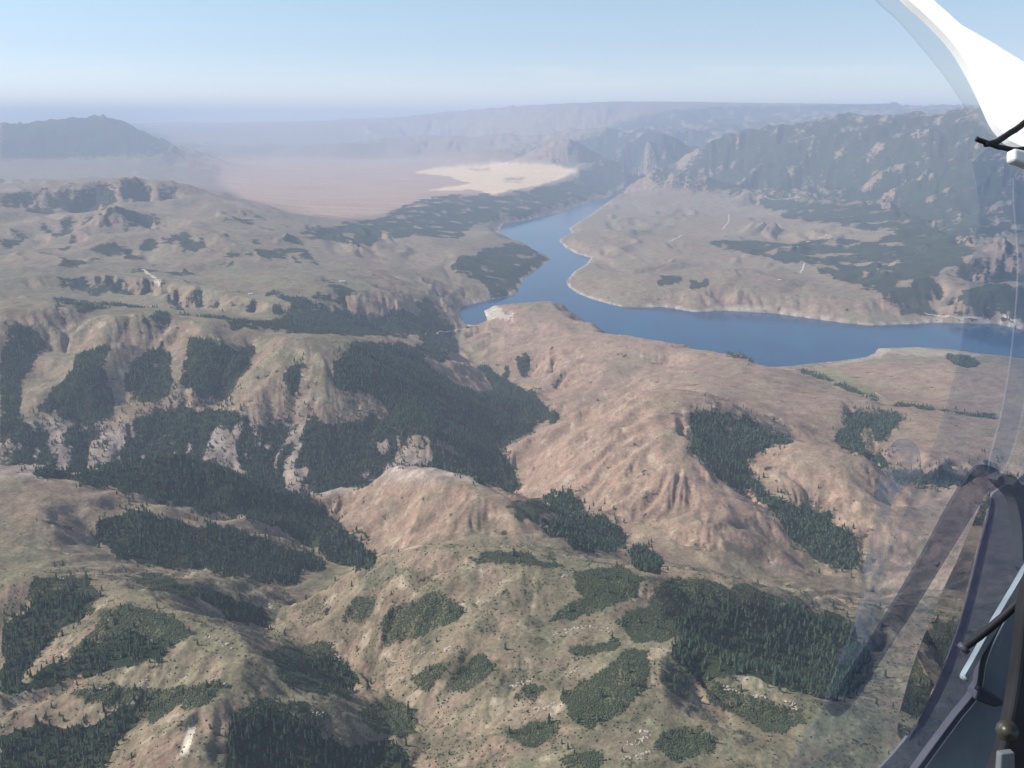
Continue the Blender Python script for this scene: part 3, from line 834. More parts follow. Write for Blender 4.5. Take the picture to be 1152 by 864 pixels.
# lake
m_water, N, L, b = material('lake_water', 0.10, 0.06)
tc = N.new('ShaderNodeTexCoord')
wm = N.new('ShaderNodeMapping'); wm.inputs['Scale'].default_value = (1.0, 0.35, 1.0); wm.inputs['Rotation'].default_value = (0, 0, 0.5)
L.new(tc.outputs['Object'], wm.inputs['Vector'])
wf = noise_node(N, L, wm.outputs[0], 1 / 260, 5)
L.new(mix_col(N, L, maprange(N, L, wf, 0.35, 0.65, 0, 1), (.000, .044, .105, 1), (.000, .070, .155, 1)), b.inputs['Base Color'])
bp = N.new('ShaderNodeBump'); bp.inputs['Strength'].default_value = 0.25; bp.inputs['Distance'].default_value = 0.6
L.new(noise_node(N, L, tc.outputs['Object'], 1 / 14, 4), bp.inputs['Height']); L.new(bp.outputs[0], b.inputs['Normal'])
cellmask = (lake_s[:-1, :-1] < 30)
for di, dj in ((0, 1), (1, 0), (1, 1)): cellmask |= lake_s[di:NR - 1 + di, dj:NC - 1 + dj] < 30
cellmask &= ~(down[:-1, :-1] & (lake_s[:-1, :-1] > 4))
q = np.stack([ids[:-1, :-1], ids[:-1, 1:], ids[1:, 1:], ids[1:, :-1]], -1)[cellmask]
used, inv = np.unique(q, return_inverse=True)
wco = np.stack([X.ravel()[used], Y.ravel()[used], np.zeros(len(used))], -1)
lake = mesh_obj('lake', wco, inv.reshape(q.shape)[:, ::-1], m_water, smooth_shade=True)
tag(lake, kind='structure')

# haze round the whole place
HAZE_TOP = max(H + 60.0, float(Z.max()) + 30.0)
xh = float(np.abs(X).max()) + 500
zb = float(Z.min()) - 1.0
hv = [(sx * xh, yy, zz) for zz in (zb, HAZE_TOP) for yy in (-3000.0, float(Y.max()) + 500) for sx in (-1, 1)]
hf = [(0, 2, 3, 1), (4, 5, 7, 6), (0, 1, 5, 4), (2, 6, 7, 3), (0, 4, 6, 2), (1, 3, 7, 5)]
m_haze = bpy.data.materials.new('haze_air'); m_haze.use_nodes = True
N, L = m_haze.node_tree.nodes, m_haze.node_tree.links
N.clear()
ho = N.new('ShaderNodeOutputMaterial'); hp = N.new('ShaderNodeVolumePrincipled')
hp.inputs['Color'].default_value = HAZE_COLOR
hp.inputs['Density'].default_value = HAZE_DENSITY
hp.inputs['Anisotropy'].default_value = 0.0
L.new(hp.outputs[0], ho.inputs['Volume'])
tag(mesh_obj('haze', hv, hf, m_haze), kind='stuff')

# ------------------------------------------------------------------ trees and scrub
def leaf_mat(name, c1, c2):
    m, N, L, b = material(name, 0.75, 0.2)
    a = N.new('ShaderNodeAttribute'); a.attribute_name = 'shade_of_green'
    tc = N.new('ShaderNodeTexCoord')
    f = noise_node(N, L, tc.outputs['Object'], 1.3, 3)
    c = mix_col(N, L, a.outputs['Fac'], c1 + (1,), c2 + (1,))
    L.new(mix_col(N, L, 1.0, c, gray(N, L, maprange(N, L, f, 0.3, 0.7, 0.7, 1.3)), 'MULTIPLY'), b.inputs['Base Color'])
    return m
M_PINE = leaf_mat('conifer_needles', (.026, .052, .034), (.100, .138, .068))
M_BUSH = leaf_mat('scrub_leaves', (.040, .056, .028), (.070, .085, .040))
M_BARK = two_tone('bark', (.10, .07, .05), (.16, .12, .09), 3.0)

def conifer(tiers, spokes, rng, trunk=True):
    v, f, k = [], [], []
    if trunk:
        for r, z in ((0.022, -0.06), (0.014, 0.3)):
            for i in range(5): v.append((r * math.cos(i * 1.2566), r * math.sin(i * 1.2566), z)); k.append(0.1)
        for i in range(5):
            j = (i + 1) % 5
            f += [(i, j, 5 + j), (i, 5 + j, 5 + i)]
    for t in range(tiers):
        z0 = 0.13 + 0.83 * t / tiers + 0.02 * rng.random()
        z1 = min(1.0, z0 + 1.75 * 0.86 / tiers) if t < tiers - 1 else 1.0
        r0 = 0.21 * (1 - t / tiers) ** 0.85 + 0.02
        base = len(v); ph = rng.random() * 6.28
        for i in range(spokes):
            a = ph + i * 2 * math.pi / spokes
            r = r0 * (1.0 if i % 2 == 0 else 0.55) * rng.uniform(0.75, 1.2)
            v.append((r * math.cos(a), r * math.sin(a), z0 - 0.05 * (i % 2 == 0) + rng.uniform(-0.03, 0.03))); k.append(rng.uniform(0.25, 0.75))
        v.append((rng.uniform(-.015, .015), rng.uniform(-.015, .015), z1)); k.append(rng.uniform(0.4, 0.9))
        for i in range(spokes): f.append((base + i, base + (i + 1) % spokes, base + spokes))
    return np.array(v), np.array(f), np.array(k)

def shrub(rng, n=7):
    v, f, k = [], [], []
    for ring, (r, z) in enumerate(((1.0, -0.15), (1.08, 0.28), (0.62, 0.72))):
        for i in range(n):
            a = (i + 0.5 * ring) * 2 * math.pi / n
            q = r * rng.uniform(0.68, 1.25)
            v.append((q * math.cos(a), q * math.sin(a), z * rng.uniform(0.75, 1.3))); k.append(rng.uniform(0.1, 0.9))
    v.append((0.1, 0, 0.92)); k.append(0.8)
    for ring in range(2):
        for i in range(n):
            j = (i + 1) % n; a, b_ = ring * n + i, ring * n + j; c, d = a + n, b_ + n
            f += [(a, b_, c), (b_, d, c)]
    for i in range(n): f.append((2 * n + i, 2 * n + (i + 1) % n, 3 * n))
    return np.array(v), np.array(f), np.array(k)

prng = random.Random(4)
PINES = [conifer(6, 10, prng) for _ in range(5)]
PINES_FAR = [conifer(3, 6, prng, False) for _ in range(4)]
SHRUBS = [shrub(prng) for _ in range(6)]

def bake(protos, P, sxy, sz, tint):
    """many copies of a few shapes as one vertex list"""
    n = len(P); which = RNG.integers(0, len(protos), n); rot = RNG.uniform(0, 6.28, n)
    VV, FF, KK, off = [], [], [], 0
    for w, (v, f, k) in enumerate(protos):
        s = np.where(which == w)[0]
        if not len(s): continue
        c, sn = np.cos(rot[s])[:, None], np.sin(rot[s])[:, None]
        x = (v[None, :, 0] * c - v[None, :, 1] * sn) * sxy[s][:, None] + P[s, 0][:, None]
        y = (v[None, :, 0] * sn + v[None, :, 1] * c) * sxy[s][:, None] + P[s, 1][:, None]
        z = v[None, :, 2] * sz[s][:, None] + P[s, 2][:, None]
        VV.append(np.stack([x, y, z], -1).reshape(-1, 3))
        KK.append(np.clip(k[None] * 0.6 + tint[s][:, None] * 0.6 - 0.1, 0, 1).ravel())
        FF.append((f[None] + (np.arange(len(s)) * len(v))[:, None, None] + off).reshape(-1, 3)); off += len(s) * len(v)
    return np.concatenate(VV), np.concatenate(FF), np.concatenate(KK)

AREA = np.gradient(DR)[:, None] * DG * (TH[1] - TH[0])
SEEN = (U > -25) & (U < 1180) & (V < 900) & (TAN + 22.0 / DG >= RUN)
def scatter(dens, jit=1.0):                      # random points on the land, dens per square metre
    lam = dens * AREA
    cnt = RNG.poisson(np.minimum(lam, 40))
    i, j = np.nonzero(cnt); rep_ = cnt[i, j]
    i, j = np.repeat(i, rep_), np.repeat(j, rep_)
    n = len(i)
    ddr = np.gradient(DR)[i] * RNG.uniform(-0.5, 0.5, n) * jit; dth = (TH[1] - TH[0]) * RNG.uniform(-0.5, 0.5, n) * jit
    d, t = DR[i] + ddr, TH[j] + dth
    x, y = d * np.sin(t), d * np.cos(t)
    z = Z[i, j] + gx[i, j] * (x - X[i, j]) + gy[i, j] * (y - Y[i, j])
    return np.stack([x, y, z], -1), i, j

# conifers: forest patches, thinner along their upper edges, with a few strays
patchy = fbm(X / 34, Y / 34, 4, 1234)
f_soft = smooth(blur(forest, 5) + 0.65 * patchy, 0.30, 1.05)
stray = 0.00010 * (DG < 2700) * (brush > 0.5) * 6 + 0.00004 * (DG < 2700) + 0.0055 * smooth(blur(forest, 26), 0.0, 0.5) * (DG < 4800) * (0.5 + patchy)
dens = np.where(DG < 2700, 0.0125, np.where(DG < 4200, 0.0115, 0.0085)) * f_soft * (forest > 0.3) + stray * (forest <= 0.3)
dens = np.maximum(dens, 0) * SEEN * (DG < 6800) * (lake_s > 6)
PP, PI_, PJ_ = scatter(dens)
TH_ = RNG.normal(14.5, 3.4, len(PP)).clip(7, 25)
TH_ *= np.where(DG[PI_, PJ_] < 2700, 1.0, 1.08)
TW_ = TH_ * RNG.uniform(0.85, 1.25, len(PP))
pu, pv = project(PP[:, 0], PP[:, 1], PP[:, 2])
dist = np.sqrt(PP[:, 0] ** 2 + PP[:, 1] ** 2 + (PP[:, 2] - H) ** 2)
fid = ST_ID[PI_, PJ_]
in_frame = (pu > 4) & (pu < 940) & (pv > 5) & (pv < 862) & (TAN[PI_, PJ_] >= RUN[PI_, PJ_] - 1e-6)
score = np.where(in_frame & (fid >= 0) & (forest[PI_, PJ_] > 0.3), TH_ / dist, 0)
near_ids = np.argsort(-score)[:286]
near_ids = near_ids[score[near_ids] > 0]
rest = np.ones(len(PP), bool); rest[near_ids] = False

pine_meshes = []
for w, (v, f, k) in enumerate(PINES):
    pair = []
    for nm, sel, mt_ in (('crown', f[10:] - 10, M_PINE), ('trunk', f[:10], M_BARK)):
        vv_ = v[10:] if nm == 'crown' else v[:10] * np.array([1.6, 1.6, 1.0])
        me_o = mesh_obj(nm, vv_, sel, mt_, attrs={'shade_of_green': np.clip((k[10:] if nm == 'crown' else k[:10]) * 0.7 + 0.08 * w, 0, 1)})
        pair.append(me_o.data); bpy.data.objects.remove(me_o)
    pine_meshes.append(pair)
def pine(x, y, z, h, w, label, group, which):
    t = thing('pine_tree', label, 'tree', (x, y, z), group)
    t.scale = (w, w, h); t.rotation_euler = (0, 0, RNG.uniform(0, 6.28))
    for nm, me_ in zip(('crown', 'trunk'), pine_meshes[which]):
        o = bpy.data.objects.new(nm, me_); C.objects.link(o); o.parent = t
    return t
for q in near_ids:
    _, lab, grp, _ = STANDS[fid[q]]
    pine(*PP[q], TH_[q], TW_[q], lab, grp, int(RNG.integers(0, 5)))

LONE = [   # single trees standing apart, by where they stand
 (404,812,15,'lone dark conifer on the grass strip just above the bottom stand'),
 (366,823,13,'dark conifer standing alone in the thicket at the top of the bottom stand'),
 (353,762,14,'single conifer on the small grassy patch inside the gully thicket'),
 (390,752,19,'tallest dark conifer at the right end of the gully grove'),
 (413,776,12,'small conifer right of the gully grove on the valley slope'),
 (425,793,11,'small conifer at the end of the grass strip beside the valley'),
 (352,786,11,'small conifer on the ridge line above the bottom stand'),
 (58,796,12,'upper of two conifers close together on the pale grass bowl'),
 (67,805,11,'lower of two conifers close together on the pale grass bowl'),
 (135,808,14,'dark conifer at the edge of the thicket above the bottom left stand'),
 (148,852,11,'lone small conifer on the pale grass right of the bottom left stand'),
 (296,795,12,'dark conifer on the crest above the left end of the bottom stand'),
 (491,722,13,'single dark conifer on the lower left slope of the centre hill'),
 (715,782,14,'round dark tree standing apart right of the large hollow thicket'),
 (632,837,12,'round dark tree standing alone on the grass near the bottom of the centre slope'),
]
for u, v, h, lab in LONE:
    x, y, z = land_at(u, v)
    pine(x, y, z - 0.3, h, h * 1.05, lab, None, int(RNG.integers(0, 5)))

far_m = rest & (dist > 2650)
v1, f1, k1 = bake(PINES, PP[rest & ~far_m], TW_[rest & ~far_m], TH_[rest & ~far_m], RNG.random((rest & ~far_m).sum()))
v2, f2, k2 = bake(PINES_FAR, PP[far_m], TW_[far_m] * 1.15, TH_[far_m], RNG.random(far_m.sum()))
woods = mesh_obj('pine_woods', np.concatenate([v1, v2]), np.concatenate([f1, f2 + len(v1)]), M_PINE, attrs={'shade_of_green': np.concatenate([k1, k2])})
tag(woods, 'dark conifer woods covering the canyon sides and the hills beyond', 'woods', kind='stuff')

# scrub thickets, each a thing of its own
bdens = 0.13 * (brush > 0.5) * SEEN * (DG < 3600) + 0.012 * (forest > 0.4) * SEEN * (DG < 2300)
bdens = bdens * (0.55 + 0.9 * smooth(patchy, -0.5, 0.3))
BP, BI, BJ = scatter(bdens)
bid = BR_ID[BI, BJ]
bsz = RNG.uniform(1.0, 2.2, len(BP))
for k in range(len(BRUSH)):                     # bushes standing off from their thicket count as loose scrub
    s = np.where(bid == k)[0]
    if len(s) < 5: continue
    cells = np.floor(BP[s, :2] / 7.0).astype(int); key = {}
    for q, c_ in enumerate(map(tuple, cells)): key.setdefault(c_, []).append(q)
    left, best = set(key), []
    while left:
        st_ = [left.pop()]; comp = list(st_)
        while st_:
            cx_, cy_ = st_.pop()
            for ox in (-1, 0, 1):
                for oy in (-1, 0, 1):
                    nb = (cx_ + ox, cy_ + oy)
                    if nb in left: left.discard(nb); st_.append(nb); comp.append(nb)
        if len(comp) > len(best): best = comp
    good = [q for c_ in best for q in key[c_]]
    m_ = np.ones(len(s), bool); m_[good] = False
    bid[s[m_]] = -1
for k, (lab, _) in enumerate(BRUSH):
    s = np.where(bid == k)[0]
    if len(s) < 5: continue
    c = BP[s].mean(0)
    v_, f_, k_ = bake(SHRUBS, BP[s] - c, bsz[s], bsz[s] * 0.95, RNG.random(len(s)))
    o = mesh_obj('scrub_thicket', v_, f_, M_BUSH, attrs={'shade_of_green': k_}); o.location = c
    tag(o, lab, 'thicket', 'scrub thickets on the front hills')
# loose sage and bushes over the open slopes
loose = SEEN * (DG < 3300) * (forest < 0.3) * (lake_s > 20) * (0.0016 * smooth(fbm(X / 90, Y / 90, 4, 707) - 0.25 * GUL, 0.05, 0.75) + 0.00028) * np.where(DG < 2400, 1.0, 0.5)
loose = loose + 0.010 * sagey * SEEN * (DG < 2600) * (forest < 0.3) * (brush < 0.5) + 0.0022 * SEEN * (DG < 2600) * (forest < 0.3) + 0.010 * SEEN * (DG < 2500) * (forest < 0.3) * (brush < 0.5) * smooth(fbm(X / 70, Y / 70, 4, 808) - 0.2 * GUL, 0.55, 0.8)
LP, LI, LJ = scatter(loose)
s = bid < 0
LP = np.concatenate([LP, BP[s]])
lsz = RNG.uniform(0.7, 2.0, len(LP)) ** 1.15
v_, f_, k_ = bake(SHRUBS, LP, lsz, lsz * 0.9, RNG.random(len(LP)) * 0.8)
tag(mesh_obj('scattered_scrub', v_, f_, M_BUSH, attrs={'shade_of_green': k_}), 'scattered sage bushes over the open slopes', 'scrub', kind='stuff')
print('TREES', len(PP), 'near', len(near_ids), 'bushes', len(BP), 'loose', len(LP))

# ------------------------------------------------------------------ dirt roads draped over the land
M_DIRT = two_tone('dirt_track', (.50, .42, .32), (.60, .52, .42), 0.05, 0.95, 0.05)
def ribbon(name, px, width, lift=0.8, onto=None):
    pts_ = [land_at(u, v) for u, v in px]
    fine = []
    for a, b_ in zip(pts_[:-1], pts_[1:]):
        n_ = max(2, int(math.hypot(b_[0] - a[0], b_[1] - a[1]) / 12))
        for k in range(n_):
            t = k / n_
            x, y = a[0] + (b_[0] - a[0]) * t, a[1] + (b_[1] - a[1]) * t
            fine.append((x + 5 * math.sin(k * 0.35 + a[0]), y + 5 * math.cos(k * 0.31)))
    vv, ff = [], []
    for k in range(len(fine)):
        p, q_ = fine[max(k - 1, 0)], fine[min(k + 1, len(fine) - 1)]
        dx, dy = q_[0] - p[0], q_[1] - p[1]; l_ = math.hypot(dx, dy) + 1e-6
        nx, ny = -dy / l_, dx / l_; w_ = width * (0.8 + 0.3 * math.sin(k * 0.9))
        for s_ in (-1, 0, 1):
            x, y = fine[k][0] + nx * w_ * 0.5 * s_, fine[k][1] + ny * w_ * 0.5 * s_
            vv.append((x, y, height(x, y) + lift))
        if k:
            b0 = 3 * (k - 1)
            ff += [(b0, b0 + 1, b0 + 4, b0 + 3), (b0 + 1, b0 + 2, b0 + 5, b0 + 4)]
    return tag(mesh_obj(name, vv, ff, M_DIRT), kind='structure')
for px, w_ in (([(161,303),(168,309),(175,316),(181,322)], 30), ([(495,330),(497,341),(505,347),(514,353),(522,362),(529,367)], 16),
               ([(529,367),(518,371),(504,373),(480,374),(455,378)], 14), ([(752,272),(761,268),(770,264)], 22), ([(813,258),(820,249),(820,241)], 20),
               ([(901,307),(903,301),(906,295)], 20), ([(920,268),(930,265),(938,263)], 16), ([(1040,352),(1060,357),(1085,358),(1110,359)], 15),
               ([(1128,356),(1140,361),(1152,366)], 16), ([(860,221),(900,222),(950,223)], 14), 
               ([(985,442),(1000,449),(1012,452)], 10)):
    ribbon('dirt_road', px, w_)

# the earth dam with its crest road
M_DAM = two_tone('dam_fill', (.34, .28, .21), (.46, .39, .30), 0.04, 0.95, 0.05, 0.5)
a0, a1_ = np.array(pt(527, 367, 8.0)), np.array(pt(556, 361.5, 8.0))
ax = (a1_ - a0) / np.linalg.norm(a1_ - a0); nrm = np.array([-ax[1], ax[0]])
if nrm[1] < 0: nrm = -nrm                        # towards the lake
prof = [(-130, -58), (-70, -30), (-60, -29), (-8, 7.4), (8, 7.4), (34, -8), (60, -16)]
dam = thing('earth_dam', 'low pale earth dam crest closing the small arm of the lake', 'dam', (float(a0[0]), float(a0[1]), 0))
vv, ff = [], []
Ld = float(np.linalg.norm(a1_ - a0)); NSEG = 16
for k in range(NSEG + 1):
    t = k / NSEG * Ld; bow = -10 * math.sin(math.pi * k / NSEG)
    for (o_, z_) in prof:
        p = ax * t + nrm * (o_ + bow); vv.append((p[0], p[1], z_ + random.uniform(-.6, .6) * (abs(o_) > 10)))
m_ = len(prof)
for k in range(NSEG):
    for i in range(m_ - 1): ff.append((k * m_ + i, (k + 1) * m_ + i, (k + 1) * m_ + i + 1, k * m_ + i + 1))
mesh_obj('embankment', vv, ff, M_DAM, dam)
vv, ff = [], []
for k in range(NSEG + 1):
    t = k / NSEG * Ld; bow = -10 * math.sin(math.pi * k / NSEG)
    for o_ in (-6, 6):
        p = ax * t + nrm * (o_ + bow); vv.append((p[0], p[1], 8.0))
for k in range(NSEG): ff.append((2 * k, 2 * k + 2, 2 * k + 3, 2 * k + 1))
mesh_obj('crest_road', vv, ff, M_DIRT, dam)

# small far buildings
M_WALL = two_tone('pale_siding', (.72, .70, .66), (.80, .78, .74), 0.6)
M_ROOF = two_tone('metal_roof', (.66, .66, .66), (.80, .80, .80), 0.3, 0.45, 0.4)
def shed(u, v, w_, d_, h_, label, group, rot):
    x, y, z = land_at(u, v)
    t = thing('farm_building', label, 'building', (x, y, z - 1.0), group); t.rotation_euler = (0, 0, rot)
    a, b_ = w_ / 2, d_ / 2
    vv = [(-a, -b_, 0), (a, -b_, 0), (a, b_, 0), (-a, b_, 0), (-a, -b_, h_), (a, -b_, h_), (a, b_, h_), (-a, b_, h_), (-a, 0, h_ * 1.5), (a, 0, h_ * 1.5)]
    bm = bmesh.new(); vs = [bm.verts.new(p) for p in vv]
    for f_ in ((0, 1, 5, 4), (2, 3, 7, 6), (1, 2, 6, 9, 5), (3, 0, 4, 8, 7)): bm.faces.new([vs[i] for i in f_])
    me = bpy.data.meshes.new('wall'); bm.to_mesh(me); bm.free(); me.materials.append(M_WALL)
    o = bpy.data.objects.new('wall', me); C.objects.link(o); o.parent = t
    e_, hh = 0.8, h_ * 1.5 + 0.25
    rv = [(-a - e_, -b_ - e_, h_ - 0.2), (a + e_, -b_ - e_, h_ - 0.2), (a + e_, 0, hh), (-a - e_, 0, hh), (a + e_, b_ + e_, h_ - 0.2), (-a - e_, b_ + e_, h_ - 0.2)]
    rv += [(p[0], p[1], p[2] + 0.3) for p in rv]
    mesh_obj('roof', rv, [(6, 7, 8, 9), (9, 8, 10, 11), (0, 3, 2, 1), (3, 5, 4, 2), (0, 1, 7, 6), (5, 11, 10, 4)], M_ROOF, t)
for a in [(385,317,42,20,7,'white building on the grassy bench left of the lake','buildings on the lake side benches',0.5),
          (432,195,90,34,10,'long white farm building on the far plain, left of another','farm buildings on the far plain',0.1),
          (447,195,55,30,9,'smaller white farm building on the far plain, right of another','farm buildings on the far plain',0.1),
          (583,172,80,40,10,'white building at the foot of the far hills beyond the field','farm buildings on the far plain',0.2),
          (897,278,26,16,6,'small white building among trees on the right lake bench, nearer the shore','buildings on the lake side benches',0.9),
          (909,272,34,18,6,'larger white building among trees on the right lake bench','buildings on the lake side benches',0.3),
          (877,315,30,14,5,'white shed on the open slope above the right shore','buildings on the lake side benches',0.2),
          (282,331,26,16,6,'pale building on the meadow below the left hills','buildings on the lake side benches',0.4)]:
    shed(*a)

# rock outcrops on the front hills
M_ROCK = two_tone('pale_rock', (.34, .285, .225), (.54, .47, .38), 0.35, 0.9, 0.1, 0.6)
def boulder(bm, c, r, rng):
    b0 = bmesh.ops.create_icosphere(bm, subdivisions=2, radius=1.0)['verts']
    sx, sy, sz = 1.35 * r * rng.uniform(.7, 1.7), 1.35 * r * rng.uniform(.6, 1.2), r * rng.uniform(.4, .9); ph = rng.uniform(0, 6.28)
    planes = [(Vector((rng.uniform(-1, 1), rng.uniform(-1, 1), rng.uniform(-.6, 1))).normalized(), rng.uniform(.45, .8)) for _ in range(7)]
    for v_ in b0:
        p = v_.co.copy()
        for n_, d_ in planes:
            k = p.dot(n_) - d_
            if k > 0: p -= n_ * k
        x, y = p.x * sx, p.y * sy
        v_.co = Vector((c[0] + x * math.cos(ph) - y * math.sin(ph), c[1] + x * math.sin(ph) + y * math.cos(ph), c[2] + p.z * sz))
rrng = random.Random(21)
def outcrop(px, n_, r, label, group, spread=3.4):
    pts_ = [land_at(u, v) for u, v in px]
    c = pts_[len(pts_) // 2]
    bm = bmesh.new()
    for k in range(n_):
        t = rrng.random() * (len(pts_) - 1); i = min(int(t), len(pts_) - 2); t -= i
        x = pts_[i][0] + (pts_[i + 1][0] - pts_[i][0]) * t + rrng.gauss(0, spread)
        y = pts_[i][1] + (pts_[i + 1][1] - pts_[i][1]) * t + rrng.gauss(0, spread)
        boulder(bm, (x - c[0], y - c[1], height(x, y) + 0.05 * r - c[2]), r * rrng.uniform(.5, 1.5), rrng)
    me = bpy.data.meshes.new('rock_outcrop'); bm.to_mesh(me); bm.free(); me.materials.append(M_ROCK)
    o = bpy.data.objects.new('rock_outcrop', me); C.objects.link(o); o.location = c
    tag(o, label, 'rocks', group)
RG = 'pale rock outcrops on the front hills'
for px, n_, r, lab in (
  ([(440,744),(470,737),(500,731),(512,728)], 34, 2.2, 'line of pale rocks along the spur above the paired small thickets'),
  ([(622,715),(645,708),(668,705),(690,712)], 30, 2.2, 'broken pale rocks above the large hollow thicket'),
  ([(575,772),(585,768),(600,764)], 22, 2.0, 'cluster of pale rocks left of the large hollow thicket'),
  ([(600,800),(615,795),(628,790)], 26, 2.2, 'bright pale rock ledge at the left foot of the large hollow thicket'),
  ([(640,757),(652,752)], 12, 1.8, 'small pale rocks on the left rim of the large hollow thicket'),
  ([(528,806),(536,800)], 12, 2.0, 'small pale rock knob on the lower left of the centre slope'),
  ([(705,840),(718,836),(730,826)], 24, 2.0, 'pale rock ledge near the bottom edge beside the rounded thicket'),
  ([(722,826),(728,822)], 9, 2.4, 'short bright rock slab on the lower right slope'),
  ([(700,852),(720,850),(735,846)], 20, 1.8, 'pale broken rocks touching the bottom thicket right of centre'),
  ([(816,770),(826,775),(836,781)], 16, 2.0, 'white rocks at the left end of the row over the long thicket'),
  ([(850,782),(858,785)], 10, 2.3, 'white rock in the middle of the row over the long thicket'),
  ([(888,791),(900,797)], 14, 2.0, 'white rocks at the right end of the row over the long thicket'),
  ([(470,622),(500,621),(525,622)], 16, 1.7, 'pale rocks along the bare top of the centre hill'),
  ([(628,650),(640,646)], 12, 1.8, 'pale rocks on the shoulder of the centre hill beside the olive thicket'),
  ([(590,600),(600,605)], 10, 1.9, 'pale rock patch on the right flank of the hill behind the centre hill'),
  ([(295,672),(303,680),(309,690)], 16, 2.2, 'pale cliff rocks beside the narrow gully wood'),
  ([(236,716),(248,722),(262,730)], 20, 2.0, 'pale rocks on the left hill top beside the ridge'),
  ([(238,762),(250,766),(256,772)], 14, 1.9, 'pale rocks where the grey green ridge meets the long thicket'),
  ([(104,774),(140,771),(170,768)], 24, 1.7, 'pale stony bank above the long thicket at lower left'),
  ([(118,600),(128,596)], 7, 2.2, 'small white rocks under the long grassy ridge'),
  ([(72,622),(82,624)], 7, 2.2, 'small white rocks on the slope at the far left'),
  ([(66,648),(72,650)], 6, 2.0, 'tiny white rocks above the left edge stand'),
  ([(376,736),(386,741)], 12, 2.2, 'pale rocks at the right end of the gully thicket'),
  ([(352,798),(362,806)], 12, 1.8, 'pale rocks on the crest above the bottom stand'),
  ([(440,732),(450,734)], 8, 2.0, 'pale rock at the left foot of the centre hill'),
  ):
    outcrop(px, n_, r, lab, RG)

# ------------------------------------------------------------------ the aircraft around the camera: window post, frame, glass
CM = cam.matrix_basis.copy()
def pc(u, v, d):                                 # photo point at depth d in front of the lens
    return CM @ Vector(((u - CX) / F_PX * d, (CY - v) / F_PX * d, -d))
VIEW = (CM.to_3x3() @ Vector((0, 0, -1))).normalized()

def smooth_outline(pts_, sub=4, closed=True):    # Catmull-Rom through the given points
    n_ = len(pts_); out = []
    for i in range(n_ if closed else n_ - 1):
        p = [Vector(pts_[(i + k) % n_] if closed else pts_[min(max(i + k, 0), n_ - 1)]) for k in (-1, 0, 1, 2)]
        for j in range(sub):
            t = j / sub
            out.append(0.5 * (2 * p[1] + (p[2] - p[0]) * t + (2 * p[0] - 5 * p[1] + 4 * p[2] - p[3]) * t * t + (3 * p[1] - p[0] - 3 * p[2] + p[3]) * t ** 3))
    if not closed: out.append(Vector(pts_[-1]))
    return out

def slab(name, px, depth, thick, mat, parent=None, sub=3, bevel=0.0, dfun=None, round_pts=True):
    """a panel with its own thickness; depth may vary over it (dfun)"""
    pp_ = smooth_outline([(u, v) for u, v in px], sub) if round_pts else [Vector(p) for p in px]
    bm = bmesh.new()
    fr = [bm.verts.new(pc(p[0], p[1], dfun(p[0], p[1]) if dfun else depth)) for p in pp_]
    f_ = bm.faces.new(fr)
    r = bmesh.ops.extrude_face_region(bm, geom=[f_])
    bmesh.ops.translate(bm, verts=[g_ for g_ in r['geom'] if isinstance(g_, bmesh.types.BMVert)], vec=VIEW * thick)
    bmesh.ops.recalc_face_normals(bm, faces=bm.faces)
    org = pc(*px[0], depth)
    inv = parent.matrix_basis.inverted() if parent else Matrix.Translation(-org)
    bmesh.ops.transform(bm, matrix=inv, verts=bm.verts)
    me = bpy.data.meshes.new(name); bm.to_mesh(me); bm.free(); me.materials.append(mat)
    o = bpy.data.objects.new(name, me); C.objects.link(o)
    if parent: o.parent = parent
    else: o.location = org
    if bevel:
        md = o.modifiers.new('edge', 'BEVEL'); md.width = bevel; md.segments = 3; md.limit_method = 'ANGLE'; md.angle_limit = 0.7
    return o

def rod(name, px, depth, rad, mat, parent=None, sub=5):
    ps = smooth_outline([tuple(pc(u, v, d_ if d_ else depth)) for u, v, d_ in [(q + (None,))[:3] for q in px]], sub, False)
    bm = bmesh.new(); rings = []
    for k, p in enumerate(ps):
        t_ = (ps[min(k + 1, len(ps) - 1)] - ps[max(k - 1, 0)]).normalized()
        s1 = t_.cross(VIEW).normalized(); s2 = t_.cross(s1)
        rings.append([bm.verts.new(p + (s1 * math.cos(a) + s2 * math.sin(a)) * rad) for a in np.linspace(0, 2 * math.pi, 12, endpoint=False)])
    for a, b_ in zip(rings[:-1], rings[1:]):
        for i in range(12): bm.faces.new((a[i], a[(i + 1) % 12], b_[(i + 1) % 12], b_[i]))
    bm.faces.new(rings[0][::-1]); bm.faces.new(rings[-1])
    for f_ in bm.faces: f_.smooth = True
    org = ps[0].copy()
    inv = parent.matrix_basis.inverted() if parent else Matrix.Translation(-org)
    bmesh.ops.transform(bm, matrix=inv, verts=bm.verts)
    me = bpy.data.meshes.new(name); bm.to_mesh(me); bm.free(); me.materials.append(mat)
    o = bpy.data.objects.new(name, me); C.objects.link(o)
    if parent: o.parent = parent
    else: o.location = org
    return o

